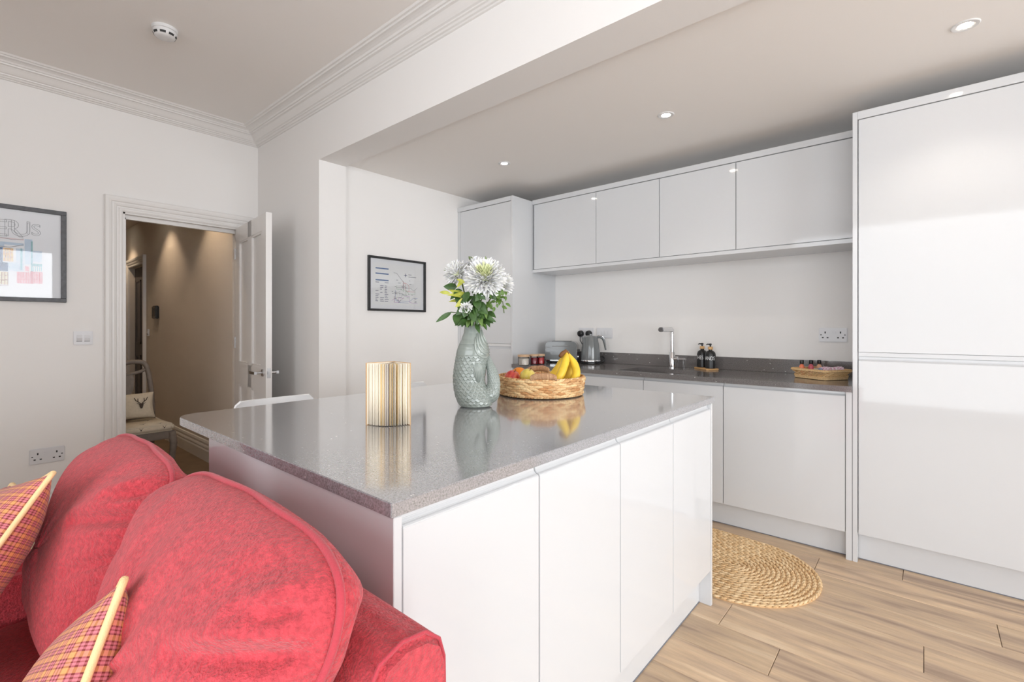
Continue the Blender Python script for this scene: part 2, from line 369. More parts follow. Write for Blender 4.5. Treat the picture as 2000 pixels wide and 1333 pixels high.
# ================================================================== THE SETTING
XW, YB0, YB1, XJ, XS, YK, ZC, ZK, XR, YR = -4.34, 1.687, 1.897, -3.275, -3.30, 3.66, 2.867, 2.445, 4.00, -2.30
DY0, DY1, DZ = 0.772, 1.556, 2.045          # living-room door opening
TOP = 3.0
# floor slab and planks ------------------------------------------------
floor = struct(B('floor', (XW - 0.12, YR - 0.1, -0.12), (XR + 0.1, YK + 0.1, -0.0125), 'hole_shade_dark'))
PW, PL = 0.187, 1.26
JO = {0: -0.415, 1: 0.62, 2: -0.002, 3: -0.78, 4: 0.225, 5: -0.42, 6: -0.08, 7: 0.5, -1: 0.33, -2: -0.2}
plank_cache = {}
def plank_mesh(ln, wd):
    k = (round(ln, 3), round(wd, 3))
    if k not in plank_cache:
        a, b, c = ln / 2 - 0.0009, wd / 2 - 0.0009, 0.0016
        mb = MB(); lo = [(-a, -b), (a, -b), (a, b), (-a, b)]; hi = [(-a + c, -b + c), (a - c, -b + c), (a - c, b - c), (-a + c, b - c)]
        mb.add([(x, y, -0.012) for x, y in lo] + [(x, y, -c) for x, y in lo] + [(x, y, 0) for x, y in hi],
               [(3, 2, 1, 0)] + [(i, (i + 1) % 4, 4 + (i + 1) % 4, 4 + i) for i in range(4)] + [(4 + i, 4 + (i + 1) % 4, 8 + (i + 1) % 4, 8 + i) for i in range(4)] + [(8, 9, 10, 11)])
        me = bpy.data.meshes.new('plank'); me.from_pydata(mb.v, [], mb.f); me.materials.append(MATS['oak_plank']); plank_cache[k] = me
    return plank_cache[k]
rr = random.Random(3)
k0 = math.floor((YR - 1.853) / PW)
for k in range(k0, 11):
    y0, y1 = max(1.853 + k * PW, YR), min(1.853 + (k + 1) * PW, YK)
    if y1 - y0 < 0.01: continue
    x = JO.get(k, rr.uniform(-1, 0.2)) - 5 * PL
    xl = XS if (y0 + y1) / 2 > YB1 else XW
    while x < XR:
        a, b = max(x, xl), min(x + PL, XR); x += PL
        if b - a < 0.02: continue
        o = bpy.data.objects.new('plank', plank_mesh(b - a, y1 - y0)); COL.objects.link(o); o.parent = floor
        o.location = ((a + b) / 2, (y0 + y1) / 2, 0)
# walls -----------------------------------------------------------------
w = MB(); T = 0.12
w.box((XW - T, YR - 0.15, 0), (XW, DY0, TOP)).box((XW - T, DY1, 0), (XW, YB1, TOP)).box((XW - T, DY0, DZ), (XW, DY1, TOP))
struct(build(w, 'wall_left', 'wall_paint'))
struct(build(MB().box((XW, YB0, 0), (XJ, YB1, TOP)).box((XJ, YB0, 2.42), (XR, YB1, TOP)), 'wall_middle', 'wall_paint'))
struct(B('wall_kitchen_left', (XS - 0.1, YB1, 0), (XS, YK + 0.1, ZK), 'wall_paint'))
struct(B('wall_kitchen_back', (XS, YK, 0), (XR, YK + 0.1, ZK), 'wall_paint'))
BW = (-1.70, 3.30, 0.10, 2.72)
w = MB().box((XW, YR - 0.15, 0), (BW[0], YR, TOP)).box((BW[1], YR - 0.15, 0), (XR, YR, TOP)).box((BW[0], YR - 0.15, 0), (BW[1], YR, BW[2])).box((BW[0], YR - 0.15, BW[3]), (BW[1], YR, TOP))
struct(build(w, 'wall_back', 'wall_paint'))
SW = (-1.95, 1.25, 0.20, 2.70); KW = (2.05, 3.45, 0.80, 2.30)
w = MB().box((XR, YR - 0.15, 0), (XR + 0.15, SW[0], TOP)).box((XR, SW[1], 0), (XR + 0.15, KW[0], TOP)).box((XR, KW[1], 0), (XR + 0.15, YK + 0.1, TOP))
for a in (SW, KW): w.box((XR, a[0], 0), (XR + 0.15, a[1], a[2])).box((XR, a[0], a[3]), (XR + 0.15, a[1], TOP))
struct(build(w, 'wall_right', 'wall_paint'))
struct(B('ceiling', (XW, YR, ZC), (XR, YB0, ZC + 0.1), 'ceiling_paint'))
struct(B('ceiling_kitchen', (XS, YB1, ZK), (XR, YK, ZK + 0.1), 'ceiling_paint'))
# windows (outside the frame): frame bars and panes
def window(name, axis, pos, a0, a1, z0, z1, nb):
    fr = MB(); d0, d1 = pos - 0.09, pos - 0.03
    def bar(p, q, r, s_):
        if axis == 'y': fr.box((p, d0, r), (q, d1, s_))
        else: fr.box((d0 + 0.12, p, r), (d1 + 0.12, q, s_))
    bar(a0, a1, z0, z0 + .06); bar(a0, a1, z1 - .06, z1); bar(a0, a0 + .06, z0, z1); bar(a1 - .06, a1, z0, z1)
    for i in range(1, nb): c = a0 + (a1 - a0) * i / nb; bar(c - .025, c + .025, z0, z1)
    o = struct(build(fr, name, 'trim_paint'))
    for i in range(nb):
        p, q = a0 + (a1 - a0) * i / nb + .03, a0 + (a1 - a0) * (i + 1) / nb - .03
        if axis == 'y': B('pane', (p, pos - .062, z0 + .05), (q, pos - .058, z1 - .05), 'clear_glass', o)
        else: B('pane', (pos + .058, p, z0 + .05), (pos + .062, q, z1 - .05), 'clear_glass', o)
window('window_1', 'y', YR, *BW, 1); window('window_2', 'x', XR, *SW, 1); window('window_3', 'x', XR, *KW, 2)
# cornice around the living-room ceiling
prof = [(0.0, -.106), (.010, -.104), (.014, -.098), (.024, -.096), (.030, -.088), (.040, -.086), (.042, -.080), (.052, -.076), (.062, -.066), (.074, -.052), (.082, -.044),
        (.096, -.042), (.099, -.034), (.108, -.033), (.114, -.024), (.128, -.018), (.140, -.016), (.152, -.017), (.157, -.010), (.168, -.009), (.175, 0.0)]
loop = [(XW, YR, 1, 1), (XR, YR, -1, 1), (XR, YB0, -1, -1), (XW, YB0, 1, -1)]
mb = MB(); n = len(prof)
for (x, y, dx, dy) in loop: mb.v += [(x + dx * d, y + dy * d, ZC + z) for d, z in prof]
for i in range(4):
    j = (i + 1) % 4
    for q in range(n - 1): mb.f.append((i * n + q, j * n + q, j * n + q + 1, i * n + q + 1))
struct(build(mb, 'trim_1', 'trim_paint'))
# architrave and lining of the living-room door
ap = [(0, 0), (0, .012), (.010, .017), (.020, .017), (.026, .012), (.034, .012), (.040, .020), (.052, .024), (.062, .024), (.068, .030), (.082, .034), (.098, .034), (.104, .028), (.104, 0)]
def architrave(name, fixed, a0, a1, ztop, face, mat):
    """swept up, across and down; face(a, z, d) gives the point d proud of the wall"""
    mb = MB(); m = len(ap)
    for (a, z, da, dz) in ((a0, 0.0, -1, 0), (a0, ztop, -1, 1), (a1, ztop, 1, 1), (a1, 0.0, 1, 0)):
        mb.v += [face(a + da * u, z + dz * u, d) for u, d in ap]
    for i in range(3):
        for q in range(m - 1): mb.f.append((i * m + q, i * m + q + 1, (i + 1) * m + q + 1, (i + 1) * m + q))
    return struct(build(mb, name, mat))
architrave('trim_2', XW, DY0, DY1, DZ, lambda a, z, d: (XW + d, a, z), 'trim_paint')
mb = MB().box((XW - T - .005, DY0 - .001, 0), (XW + .004, DY0 + .012, DZ)).box((XW - T - .005, DY1 - .012, 0), (XW + .004, DY1 + .001, DZ)).box((XW - T - .005, DY0, DZ - .012), (XW + .004, DY1, DZ))
mb.box((XW - .075, DY0 + .010, 0), (XW - .045, DY0 + .026, DZ - .03)).box((XW - .075, DY0 + .01, DZ - .04), (XW - .045, DY1 - .012, DZ - .01)).box((XW - .075, DY1 - .026, 0), (XW - .045, DY1 - .010, DZ - .03))
struct(build(mb, 'trim_3', 'trim_paint'))
def baseboard(name, poly_axis, lo, hi, base, sgn, mat='trim_paint', h=0.16):
    pts = [(0, 0), (.022, 0), (.022, h * .52), (.018, h * .60), (.020, h * .66), (.018, h * .72), (.013, h * .78), (.014, h * .88), (.009, h * .97), (0, h)]
    return struct(build(MB().prism([(base + sgn * d, z) for d, z in pts], lo, hi, poly_axis), name, mat))
baseboard('baseboard_left', 'y', YR, DY0 - .106, XW, 1)
baseboard('baseboard_middle', 'x', XW + .06, XJ, YB0, -1)
baseboard('baseboard_kitchen_left', 'y', YB1, 3.03, XS, 1)
# hall beyond the door ----------------------------------------------------
YH, HX0, HX1, HZ, HF = 1.53, -9.0, XW - T, 2.57, -0.03
struct(B('floor_hall', (HX0, 0.1, HF - .1), (HX1 + T, 1.75, HF), 'hall_floor'))
struct(B('ceiling_hall', (HX0, 0.1, HZ), (HX1, 1.75, HZ + .1), 'hall_cream'))
struct(build(MB().box((-7.42, YH, HF), (HX1, YH + .12, HZ)).box((HX0, YH, HF), (-8.20, YH + .12, HZ)).box((-8.20, YH, 2.02), (-7.42, YH + .12, HZ)), 'wall_hall_right', 'hall_cream'))
struct(B('wall_hall_left', (HX0, 0.0, HF), (HX1, 0.1, HZ), 'hall_cream'))
struct(B('wall_hall_end', (HX0 - .1, 0.0, HF), (HX0, 1.75, HZ), 'hall_cream'))
baseboard('baseboard_hall', 'x', -7.30, HX1, YH, -1, 'trim_paint', 0.19).location.z = HF
architrave('trim_4', YH, -8.20, -7.42, 2.02, lambda a, z, d: (a, YH - d, z), 'trim_paint')
d2 = struct(build(MB().box((-8.20, YH + .06, HF), (-7.42, YH + .10, 2.02)), 'door_2', 'hall_door_paint'))
for x0, x1, z0, z1 in ((-8.10, -7.86, .2, .85), (-7.76, -7.52, .2, .85), (-8.10, -7.86, 1.0, 1.85), (-7.76, -7.52, 1.0, 1.85)):
    f = MB().box((x0, YH + .05, z0), (x1, YH + .0602, z0 + .02)).box((x0, YH + .05, z1 - .02), (x1, YH + .0602, z1)).box((x0, YH + .05, z0), (x0 + .02, YH + .0602, z1)).box((x1 - .02, YH + .05, z0), (x1, YH + .0602, z1))
    build(f, 'panel_moulding', 'hall_door_paint', d2)
for i, x in enumerate((-4.85, -6.28, -8.02)):       # recessed hall lamps that scallop the wall
    t = thing('ceiling_downlight', ('warm recessed downlight in the hall ceiling just past the door', 'warm recessed downlight midway along the hall ceiling', 'warm recessed downlight at the far end of the hall ceiling')[i], 'downlight', (x, 1.22, HZ), 0, 'hall downlights')
    build(MB().lathe([(.028, 0), (.042, -.004), (.044, -.001), (.044, 0)], 24), 'bezel', 'smoke_white', t, world=False)
    build(MB().lathe([(1e-6, -.002), (.028, -.002)], 20), 'bulb', 'lamp_glow', t, world=False)
    l = bpy.data.lights.new('hall_lamp', 'SPOT'); l.energy = 17; l.color = (1, .76, .52); l.spot_size = 1.75; l.spot_blend = .5; l.shadow_soft_size = .03
    o = bpy.data.objects.new('hall_lamp', l); COL.objects.link(o); o.parent = t; o.location = (0, 0, -.012)

# living-room door leaf, standing open into the room ------------------------
def make_door():
    th, wd, ht = .040, .805, DZ - .012
    o = bpy.data.objects.new('door_1', None); COL.objects.link(o); o['kind'] = 'structure'
    leaf = MB(); rails = [(0, .105), (.355, .45), (.70, wd)]
    # stiles, rails and recessed panels (two long above, two short below), local x = along leaf, y = thickness (front = -y)
    zr = [(.008, .21), (.76, .93), (ht - .12, ht)]
    for a, b in rails: leaf.box((a, -th / 2, .008), (b, th / 2, ht))
    for a, b in zr: leaf.box((.1, -th / 2, a), (wd - .1, th / 2, b))
    lf = build(leaf, 'leaf', 'trim_paint', o, bevel=0, world=False)
    for a, b in ((.105, .355), (.45, .70)):
        for c, d in ((.21, .76), (.93, ht - .12)):
            pnl = build(MB().box((a, -.008, c), (b, .008, d)), 'panel', 'trim_paint', o, world=False)
            for sy in (-1, 1):
                y0, y1 = (-.0185, -.008) if sy < 0 else (.008, .0185)
                m = MB()
                for (p, q, r, s_) in ((a, b, c, c + .016), (a, b, d - .016, d), (a, a + .016, c, d), (b - .016, b, c, d)): m.box((p, y0, r), (q, y1, s_))
                build(m, 'moulding', 'trim_paint', pnl, world=False)
    hz = .895
    for sy in (-1, 1):
        y = sy * th / 2
        h = MB().lathe([(.026, 0), (.026, .007), (.024, .009)], 24)
        hm = MB().add([(wd - .06 + x, y + sy * z, hz + q) for x, q, z in h.v], h.f)
        hm.tube([(wd - .06, y, hz), (wd - .06, y + sy * .05, hz)], .009, 12)
        hm.box((wd - .175, min(y + sy * .045, y + sy * .062), hz - .010), (wd - .048, max(y + sy * .045, y + sy * .062), hz + .010))
        build(hm, 'handle', 'brushed_steel', o, smooth=True, world=False)
    build(MB().box((wd - .0005, -.012, hz - .035), (wd + .0012, .012, hz + .035)).box((wd, -.007, hz - .008), (wd + .009, .007, hz + .012)), 'latch_plate', 'brushed_steel', o, world=False)
    for z in (.25, 1.05, 1.78): build(MB().tube([(-.004, -th / 2 - .004, z), (-.004, -th / 2 - .004, z + .09)], .006, 10), 'hinge', 'brushed_steel', o, world=False)
    return o
dr = make_door(); dr.location = (XW + .03, DY1 - .034, 0); dr.rotation_euler = (0, 0, math.radians(-6.0))

# ================================================================== KITCHEN UNITS
def jdoor(name, parent, facing, f, a0, a1, z0, z1, j=None, mat='gloss_white'):
    pts = {None: [(0, z0), (0, z1), (.019, z1), (.019, z0)],
           'top': [(0, z0), (0, z1 - .024), (.003, z1 - .021), (.010, z1 - .019), (.015, z1 - .013), (.0165, z1), (.019, z1), (.019, z0)],
           'bottom': [(.0165, z0), (.015, z0 + .013), (.010, z0 + .019), (.003, z0 + .021), (0, z0 + .024), (0, z1), (.019, z1), (.019, z0)]}[j]
    if facing == '-y': mb = MB().prism([(f + d, z) for d, z in pts], a0, a1, 'x')
    else: mb = MB().prism([(f - d, z) for d, z in pts], a0, a1, 'y')
    return build(mb, name, mat, parent, bevel=.0011, seg=2)
YF = 3.05
XB = [-2.600, -1.975, -1.450, -0.930, -0.314]
# base units
lab = ['white gloss base unit in the back corner, partly behind the fruit basket', 'white gloss base unit under the sink', 'white gloss base unit between the sink and the dishwasher-width door', 'wide white gloss base unit beside the tall fridge housing']
for i in range(4):
    a, b = XB[i] + .0008, XB[i + 1] - .0008
    t = thing('base_cabinet', lab[i], 'cabinet', ((a + b) / 2, 3.36, 0.14), 0, 'base units along the back wall')
    if i in (1,):
        B('body', (a, YF + .021, .14), (b, 3.65, .70), 'carcass_white', t); B('rail', (a, YF + .021, .70), (b, YF + .036, .880), 'carcass_white', t)
    else: B('body', (a, YF + .021, .14), (b, 3.65, .880), 'carcass_white', t)
    jdoor('door', t, '-y', YF, a + .001, b - .001, .142, .880, 'top')
    for q in (a + .05, b - .05):
        build(MB().lathe([(.02, 0), (.02, .01), (.012, .012), (.012, .138)], 12, (q, 3.2, 0.001)), 'leg', 'black_plastic', t)
o = B('plinth', (-2.60, 3.105, .004), (-.316, 3.120, .139), 'gloss_white'); tag(o, 'long white plinth under the base units of the sink run', 'plinth')
B('seal_strip', (-2.60, 3.103, .0005), (-.316, 3.121, .0045), 'plinth_seal', o)
tag(B('end_panel', (-.3125, 3.046, 0), (-.2855, 3.655, .880), 'gloss_white', bevel=.001), 'narrow white end panel between the sink run and the fridge housing', 'panel')
# worktop with sink cut-out
SX0, SX1, SY0, SY1 = -1.67, -1.19, 3.10, 3.42
wt = thing('worktop', 'dark grey speckled worktop along the back wall', 'worktop', (-1.45, 3.34, .882))
Z0, Z1 = .882, .912
O = [(-2.615, 3.026), (-.2845, 3.026), (-.2845, 3.659), (-2.615, 3.659)]; I = [(SX0, SY0), (SX1, SY0), (SX1, SY1), (SX0, SY1)]
mb = MB(); mb.v = [(x, y, z) for z in (Z0, Z1) for x, y in O + I]
for i in range(4):
    j = (i + 1) % 4
    mb.f += [(i, 4 + i, 4 + j, j), (8 + i, 8 + j, 12 + j, 12 + i), (i, j, 8 + j, 8 + i), (4 + i, 12 + i, 12 + j, 4 + j)]
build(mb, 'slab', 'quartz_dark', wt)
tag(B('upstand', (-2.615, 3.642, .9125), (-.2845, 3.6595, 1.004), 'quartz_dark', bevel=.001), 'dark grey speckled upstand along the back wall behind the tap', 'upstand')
sk = thing('sink', 'undermounted sink bowl let into the dark grey worktop', 'sink', (-1.43, 3.26, .72))
d = .17; e = .012; mb = MB()
for a, b in (((SX0 - e, SY0 - e), (SX1 + e, SY0)), ((SX0 - e, SY1), (SX1 + e, SY1 + e)), ((SX0 - e, SY0), (SX0, SY1)), ((SX1, SY0), (SX1 + e, SY1))):
    mb.box((a[0], a[1], Z0 - d), (b[0], b[1], Z0 - .001))
mb.box((SX0 - e, SY0 - e, Z0 - d - .006), (SX1 + e, SY1 + e, Z0 - d))
build(mb, 'bowl', 'steel_sink', sk)
build(MB().lathe([(.045, 0), (.045, .003), (.03, .004), (1e-6, .001)], 24, (-1.43, 3.28, Z0 - d)), 'drain', 'chrome', sk)
# wall units
XU = [-2.600, -1.975, -1.450, -0.930, -0.300]; YU = 3.31
lab = ['white gloss wall cabinet beside the tall left cupboard', 'white gloss wall cabinet above the kettle, second from the tall left cupboard', 'white gloss wall cabinet above the tap', 'widest white gloss wall cabinet, next to the tall fridge housing']
for i in range(4):
    a, b = XU[i] + .0008, XU[i + 1] - .0008
    t = thing('wall_cabinet', lab[i], 'cabinet', ((a + b) / 2, 3.48, 1.724), 0, 'wall cabinets')
    B('body', (a, YU + .021, 1.724), (b, 3.6595, 2.298), 'carcass_white', t)
    jdoor('door', t, '-y', YU, a + .0012, b - .0012, 1.728, 2.293)
tag(B('cornice_panel', (-2.618, YU - .002, 2.2985), (-.285, 3.655, 2.337), 'gloss_white', bevel=.001), 'white top panel running along the wall cabinets', 'panel')
tag(B('light_pelmet', (-2.618, YU - .002, 1.700), (-.285, 3.6595, 1.7235), 'gloss_white', bevel=.001), 'white bottom panel running under the wall cabinets', 'panel')
# tall units
t = thing('tall_cupboard', 'tall white larder cupboard in the left corner behind the flowers', 'cupboard', (-2.96, 3.36, 0))
B('side_panel', (-2.640, YF - .004, 0), (-2.6195, 3.659, 2.330), 'gloss_white', t, bevel=.001)
B('body', (-3.262, YF + .021, .14), (-2.641, 3.65, 2.287), 'carcass_white', t)
B('filler_strip', (-3.2985, YF, .14), (-3.264, YF + .019, 2.290), 'gloss_white', t)
jdoor('door', t, '-y', YF, -3.262, -2.642, .145, 1.055, 'top'); jdoor('door', t, '-y', YF, -3.262, -2.642, 1.080, 2.287)
B('handle_rail', (-3.262, YF + .008, 1.057), (-2.642, YF + .0208, 1.078), 'carcass_white', t)
B('top_panel', (-3.2985, YF - .004, 2.291), (-2.641, 3.655, 2.330), 'gloss_white', t, bevel=.001)
B('plinth', (-3.2985, 3.105, .002), (-2.641, 3.12, .139), 'gloss_white', t)
B('side_panel', (-.2835, YF - .004, 0), (-.2625, 3.659, 2.337), 'gloss_white', tall := thing('fridge_housing', 'tall white fridge housing with two gloss doors at the right edge', 'cupboard', (0.04, 3.36, 0)), bevel=.001)
B('body', (-.2615, YF + .021, .145), (.338, 3.65, 2.296), 'carcass_white', tall)
jdoor('door', tall, '-y', YF, -.2585, .3385, .147, 1.068, 'top'); jdoor('door', tall, '-y', YF, -.2585, .3385, 1.092, 2.294)
B('handle_rail', (-.2585, YF + .006, 1.070), (.3385, YF + .0208, 1.090), 'gloss_white', tall)
B('top_panel', (-.2620, YF - .004, 2.2975), (.340, 3.655, 2.338), 'gloss_white', tall, bevel=.001)
pl = B('plinth', (-.2620, 3.105, .004), (.340, 3.12, .144), 'gloss_white', tall); B('seal_strip', (-.2620, 3.103, .0005), (.340, 3.121, .0045), 'plinth_seal', tall)
t = thing('oven_housing', 'tall white cupboard beyond the right edge beside the fridge housing', 'cupboard', (0.65, 3.36, 0))
B('body', (.3425, YF + .021, .145), (.942, 3.65, 2.296), 'carcass_white', t)
jdoor('door', t, '-y', YF, .3415, .9425, .147, 1.068, 'top'); jdoor('door', t, '-y', YF, .3415, .9425, 1.092, 2.294)
B('handle_rail', (.3415, YF + .006, 1.070), (.9425, YF + .0208, 1.090), 'gloss_white', t)
B('top_panel', (.3415, YF - .004, 2.2975), (.964, 3.655, 2.338), 'gloss_white', t); B('plinth', (.3415, 3.105, .002), (.942, 3.12, .144), 'gloss_white', t)
B('side_panel', (.9435, YF - .004, 0), (.9645, 3.659, 2.296), 'gloss_white', t)
# ------------------------------------------------------------------ island
XI = -.707; YI = [.5195, .922, 1.330, 1.738, 2.1485]
lab = ['white gloss island unit nearest the red sofa', 'white gloss island unit, second from the red sofa', 'white gloss island unit, third from the red sofa', 'white gloss island unit nearest the jute rug']
for i in range(4):
    a, b = YI[i] + .0006, YI[i + 1] - .0006
    t = thing('island_cabinet', lab[i], 'cabinet', (-1.0, (a + b) / 2, .15), 0, 'island units')
    B('body', (-1.60, a, .15), (XI - .021, b, .8838), 'carcass_white', t)
    jdoor('door', t, '+x', XI, a + .0011, b - .0011, .156, .8835, 'top')
    for q in (a + .05, b - .05): build(MB().lathe([(.02, 0), (.02, .01), (.012, .012), (.012, .149)], 12, (-.9, q, .0005)), 'leg', 'black_plastic', t)
tag(B('end_panel', (-1.65, .500, 0), (XI + .001, .5185, .8842), 'gloss_white', bevel=.001), 'white side panel of the island behind the red sofa', 'panel')
tag(B('end_panel', (-1.65, 2.1495, 0), (XI + .001, 2.168, .8842), 'gloss_white', bevel=.001), 'white end panel of the island facing the sink run', 'panel')
tag(B('back_panel', (-1.65, .5195, 0), (-1.632, 2.1485, .8842), 'gloss_white'), 'white back panel of the island under the stool side', 'panel')
o = tag(B('plinth', (-.775, .5195, .004), (-.757, 2.1485, .149), 'gloss_white'), 'recessed white plinth along the foot of the island doors', 'plinth')
B('seal_strip', (-.776, .5195, .0005), (-.755, 2.1485, .0045), 'plinth_seal', o)
def rpoly(x0, y0, x1, y1, rl, n=8):
    """rectangle whose left corners are rounded"""
    p = [(x1, y0), (x1, y1)]
    p += [(x0 + rl + rl * math.cos(PI / 2 + a * PI / 2 / n), y1 - rl + rl * math.sin(PI / 2 + a * PI / 2 / n)) for a in range(n + 1)]
    p += [(x0 + rl + rl * math.cos(PI + a * PI / 2 / n), y0 + rl + rl * math.sin(PI + a * PI / 2 / n)) for a in range(n + 1)]
    return p
tag(build(MB().prism(rpoly(-1.985, .494, -.704, 2.192, .075), .8850, .912, 'z'), 'island_worktop', 'quartz_grey', bevel=.0016, seg=2), 'grey speckled worktop slab of the kitchen island', 'worktop')

# ------------------------------------------------------------------ ceiling fittings
for i, x in enumerate((-2.376, -1.129, .126)):
    t = thing('ceiling_downlight', ('recessed kitchen downlight nearest the flowers', 'recessed kitchen downlight above the sink, middle of three', 'recessed kitchen downlight above the fridge housing, nearest')[i], 'downlight', (x, 2.668, ZK), 0, 'kitchen downlights')
    build(MB().lathe([(.024, -.001), (.030, -.004), (.043, -.004), (.046, -.001), (.046, 0)], 32), 'bezel', 'smoke_white', t, smooth=True, world=False)
    build(MB().lathe([(1e-6, -.002), (.024, -.002)], 24), 'bulb', 'lamp_glow', t, world=False)
    l = bpy.data.lights.new('kitchen_lamp', 'SPOT'); l.energy = 7; l.color = (1, .90, .78); l.spot_size = 1.9; l.spot_blend = .6; l.shadow_soft_size = .03
    o = bpy.data.objects.new('kitchen_lamp', l); COL.objects.link(o); o.parent = t; o.location = (0, 0, -.012)
c = atz(322, 56, ZC)
t = thing('smoke_alarm', 'round white smoke alarm on the living-room ceiling', 'smoke alarm', c)
build(MB().lathe([(.060, 0), (.060, -.016), (.056, -.018)], 40), 'base', 'smoke_white', t, smooth=True, world=False)
build(MB().lathe([(.054, -.018), (.055, -.026), (.053, -.036), (.047, -.047), (.036, -.053), (.020, -.055), (1e-6, -.055)], 40), 'cover', 'smoke_white', t, smooth=True, world=False)
for k in range(8):
    a0 = k * PI / 4 + .12; mb = MB()
    mb.grid(lambda u, v: ((.0535 + .0012 - v * .0050) * math.cos(a0 + u * .52), (.0535 + .0012 - v * .0050) * math.sin(a0 + u * .52), -.0345 - v * .0105), 8, 3)
    build(mb, 'vent_slot', 'hole_shade_dark', t, world=False)

# ================================================================== WALL FITTINGS AND PICTURES
def wall_plate(name, label, cat, loc, rotz, w_, h_, kind, group=None):
    """local: plate in x-z, facing -y, centred on loc"""
    t = thing(name, label, cat, loc, rotz, group)
    build(MB().box((-w_ / 2, -.009, -h_ / 2), (w_ / 2, -.0005, h_ / 2)), 'plate', 'socket_white', t, bevel=.003, world=False)
    if kind == 'double':
        for sx in (-1, 1):
            cx_ = sx * w_ * .27
            m = MB().box((cx_ - .0035, -.0096, h_ * .10), (cx_ + .0035, -.0088, h_ * .24))
            for dx in (-1, 1): m.box((cx_ + dx * w_ * .085 - .005, -.0096, -h_ * .24), (cx_ + dx * w_ * .085 + .005, -.0088, -h_ * .16))
            m.box((sx * w_ * .42 - .004, -.0096, -h_ * .03), (sx * w_ * .42 + .004, -.0088, h_ * .03))
            build(m, 'pin_holes', 'hole_shade_dark', t, world=False)
            build(MB().box((sx * w_ * .055 - .006, -.0125, h_ * .10), (sx * w_ * .055 + .006, -.0088, h_ * .27)), 'switch', 'socket_white', t, bevel=.001, world=False)
    if kind == 'switch2':
        for sx in (-1, 1):
            x = sx * w_ * .2
            m = MB(); pr = [(-.0090, -h_ * .22), (-.0100, -h_ * .22), (-.0150, 0.0), (-.0105, h_ * .22), (-.0090, h_ * .22)]
            m.prism(pr, x - w_ * .14, x + w_ * .14, 'x'); build(m, 'rocker', 'socket_white', t, world=False)
            build(MB().box((x - w_ * .15, -.0094, -h_ * .26), (x + w_ * .15, -.0088, -h_ * .225)), 'rocker_shade', 'hole_shade_dark', t, world=False)  # shade below the rocker, put in as a dark coloured strip
    if kind == 'grid':
        for k in range(4):
            x = (-1.5 + k) * w_ * .2
            build(MB().box((x - w_ * .08, -.0125, -h_ * .2), (x + w_ * .08, -.0088, h_ * .2)), 'switch', 'socket_white', t, bevel=.001, world=False)
    return t
y0, y1 = atx(57, 890, XW).y, atx(126, 890, XW).y; zc = (atx(91, 875, XW).z + atx(91, 904, XW).z) / 2
wall_plate('double_socket', 'white double socket low on the wall left of the door', 'socket', (XW, (y0 + y1) / 2, zc), PI / 2, y1 - y0, .098, 'double')
y0, y1 = atx(143, 660, XW).y, atx(181, 660, XW).y
wall_plate('light_switch', 'white twin light switch between the picture and the door', 'switch', (XW, (y0 + y1) / 2, atx(162, 660.5, XW).z), PI / 2, y1 - y0, .092, 'switch2')
wall_plate('double_socket', 'white double socket above the worktop near the fridge housing', 'socket', (-.443, YK, 1.171), 0, .152, .090, 'double')
wall_plate('double_socket', 'white double socket behind the kettle holding two black plugs', 'socket', (-2.281, YK, 1.170), 0, .150, .088, 'double')
wall_plate('switch_panel', 'white appliance switch plate on the wall right of the kettle', 'switch', (-2.095, YK, 1.170), 0, .152, .088, 'grid')
for i, x in enumerate((-2.325, -2.240)):
    t = thing('mains_plug', ('black plug in the socket behind the kettle, left of the two', 'black plug in the socket behind the kettle, right of the two')[i], 'plug', (x, YK - .0135, 1.163), 0, 'plugs behind the kettle')
    q = MB().lathe([(.026, 0), (.027, .012), (.024, .030), (.016, .036), (1e-6, .036)], 24); q.v = [(a * 1.02, -c_, b * 1.08) for a, b, c_ in q.v]
    build(q, 'body', 'black_plastic', t, smooth=True, world=False)
    build(MB().tube([(0, -.018, -.02), (0, -.020, -.06), (.02, .0, -.11), (.05, -.005, -.17)], .0035, 8), 'cord', 'black_plastic', t, smooth=True, world=False)

def frame_pic(name, label, loc, w_, h_, bar, dep, mat):
    t = thing(name, label, 'picture', loc, PI / 2)
    m = MB().box((0, -dep, 0), (w_, 0, bar)).box((0, -dep, h_ - bar), (w_, 0, h_)).box((0, -dep, bar), (bar, 0, h_ - bar)).box((w_ - bar, -dep, bar), (w_, 0, h_ - bar))
    build(m, 'frame', mat, t, bevel=.0015, seg=1, world=False)
    build(MB().box((bar, -.006, bar), (w_ - bar, -.002, h_ - bar)), 'print', 'paper', t, world=False)
    build(MB().box((bar - .002, -.0115, bar - .002), (w_ - bar + .002, -.0095, h_ - bar + .002)), 'glass', 'clear_glass', t, world=False)
    return t
class Art:
    """flat inked shapes on a print, one mesh per ink; local x-z, just proud of the paper"""
    def __init__(s, t): s.t = t; s.m = {}; s.k = 0
    def quad(s, mat, x0, z0, x1, z1):
        m = s.m.setdefault(mat, MB()); s.k += 1; y = -.0062 - .0000035 * s.k
        m.add([(x0, y, z0), (x1, y, z0), (x1, y, z1), (x0, y, z1)], [(0, 1, 2, 3)])
    def line(s, mat, pts, w_):
        for (a, b), (c_, d_) in zip(pts[:-1], pts[1:]):
            L_ = math.hypot(c_ - a, d_ - b) or 1; nx, nz = -(d_ - b) / L_ * w_ / 2, (c_ - a) / L_ * w_ / 2
            m = s.m.setdefault(mat, MB()); s.k += 1; y = -.0062 - .0000035 * s.k
            m.add([(a + nx, y, b + nz), (a - nx, y, b - nz), (c_ - nx, y, d_ - nz), (c_ + nx, y, d_ + nz)], [(0, 1, 2, 3)])
    def done(s):
        for k, m in s.m.items(): stuff(build(m, 'ink', k, s.t, fix=False, world=False))
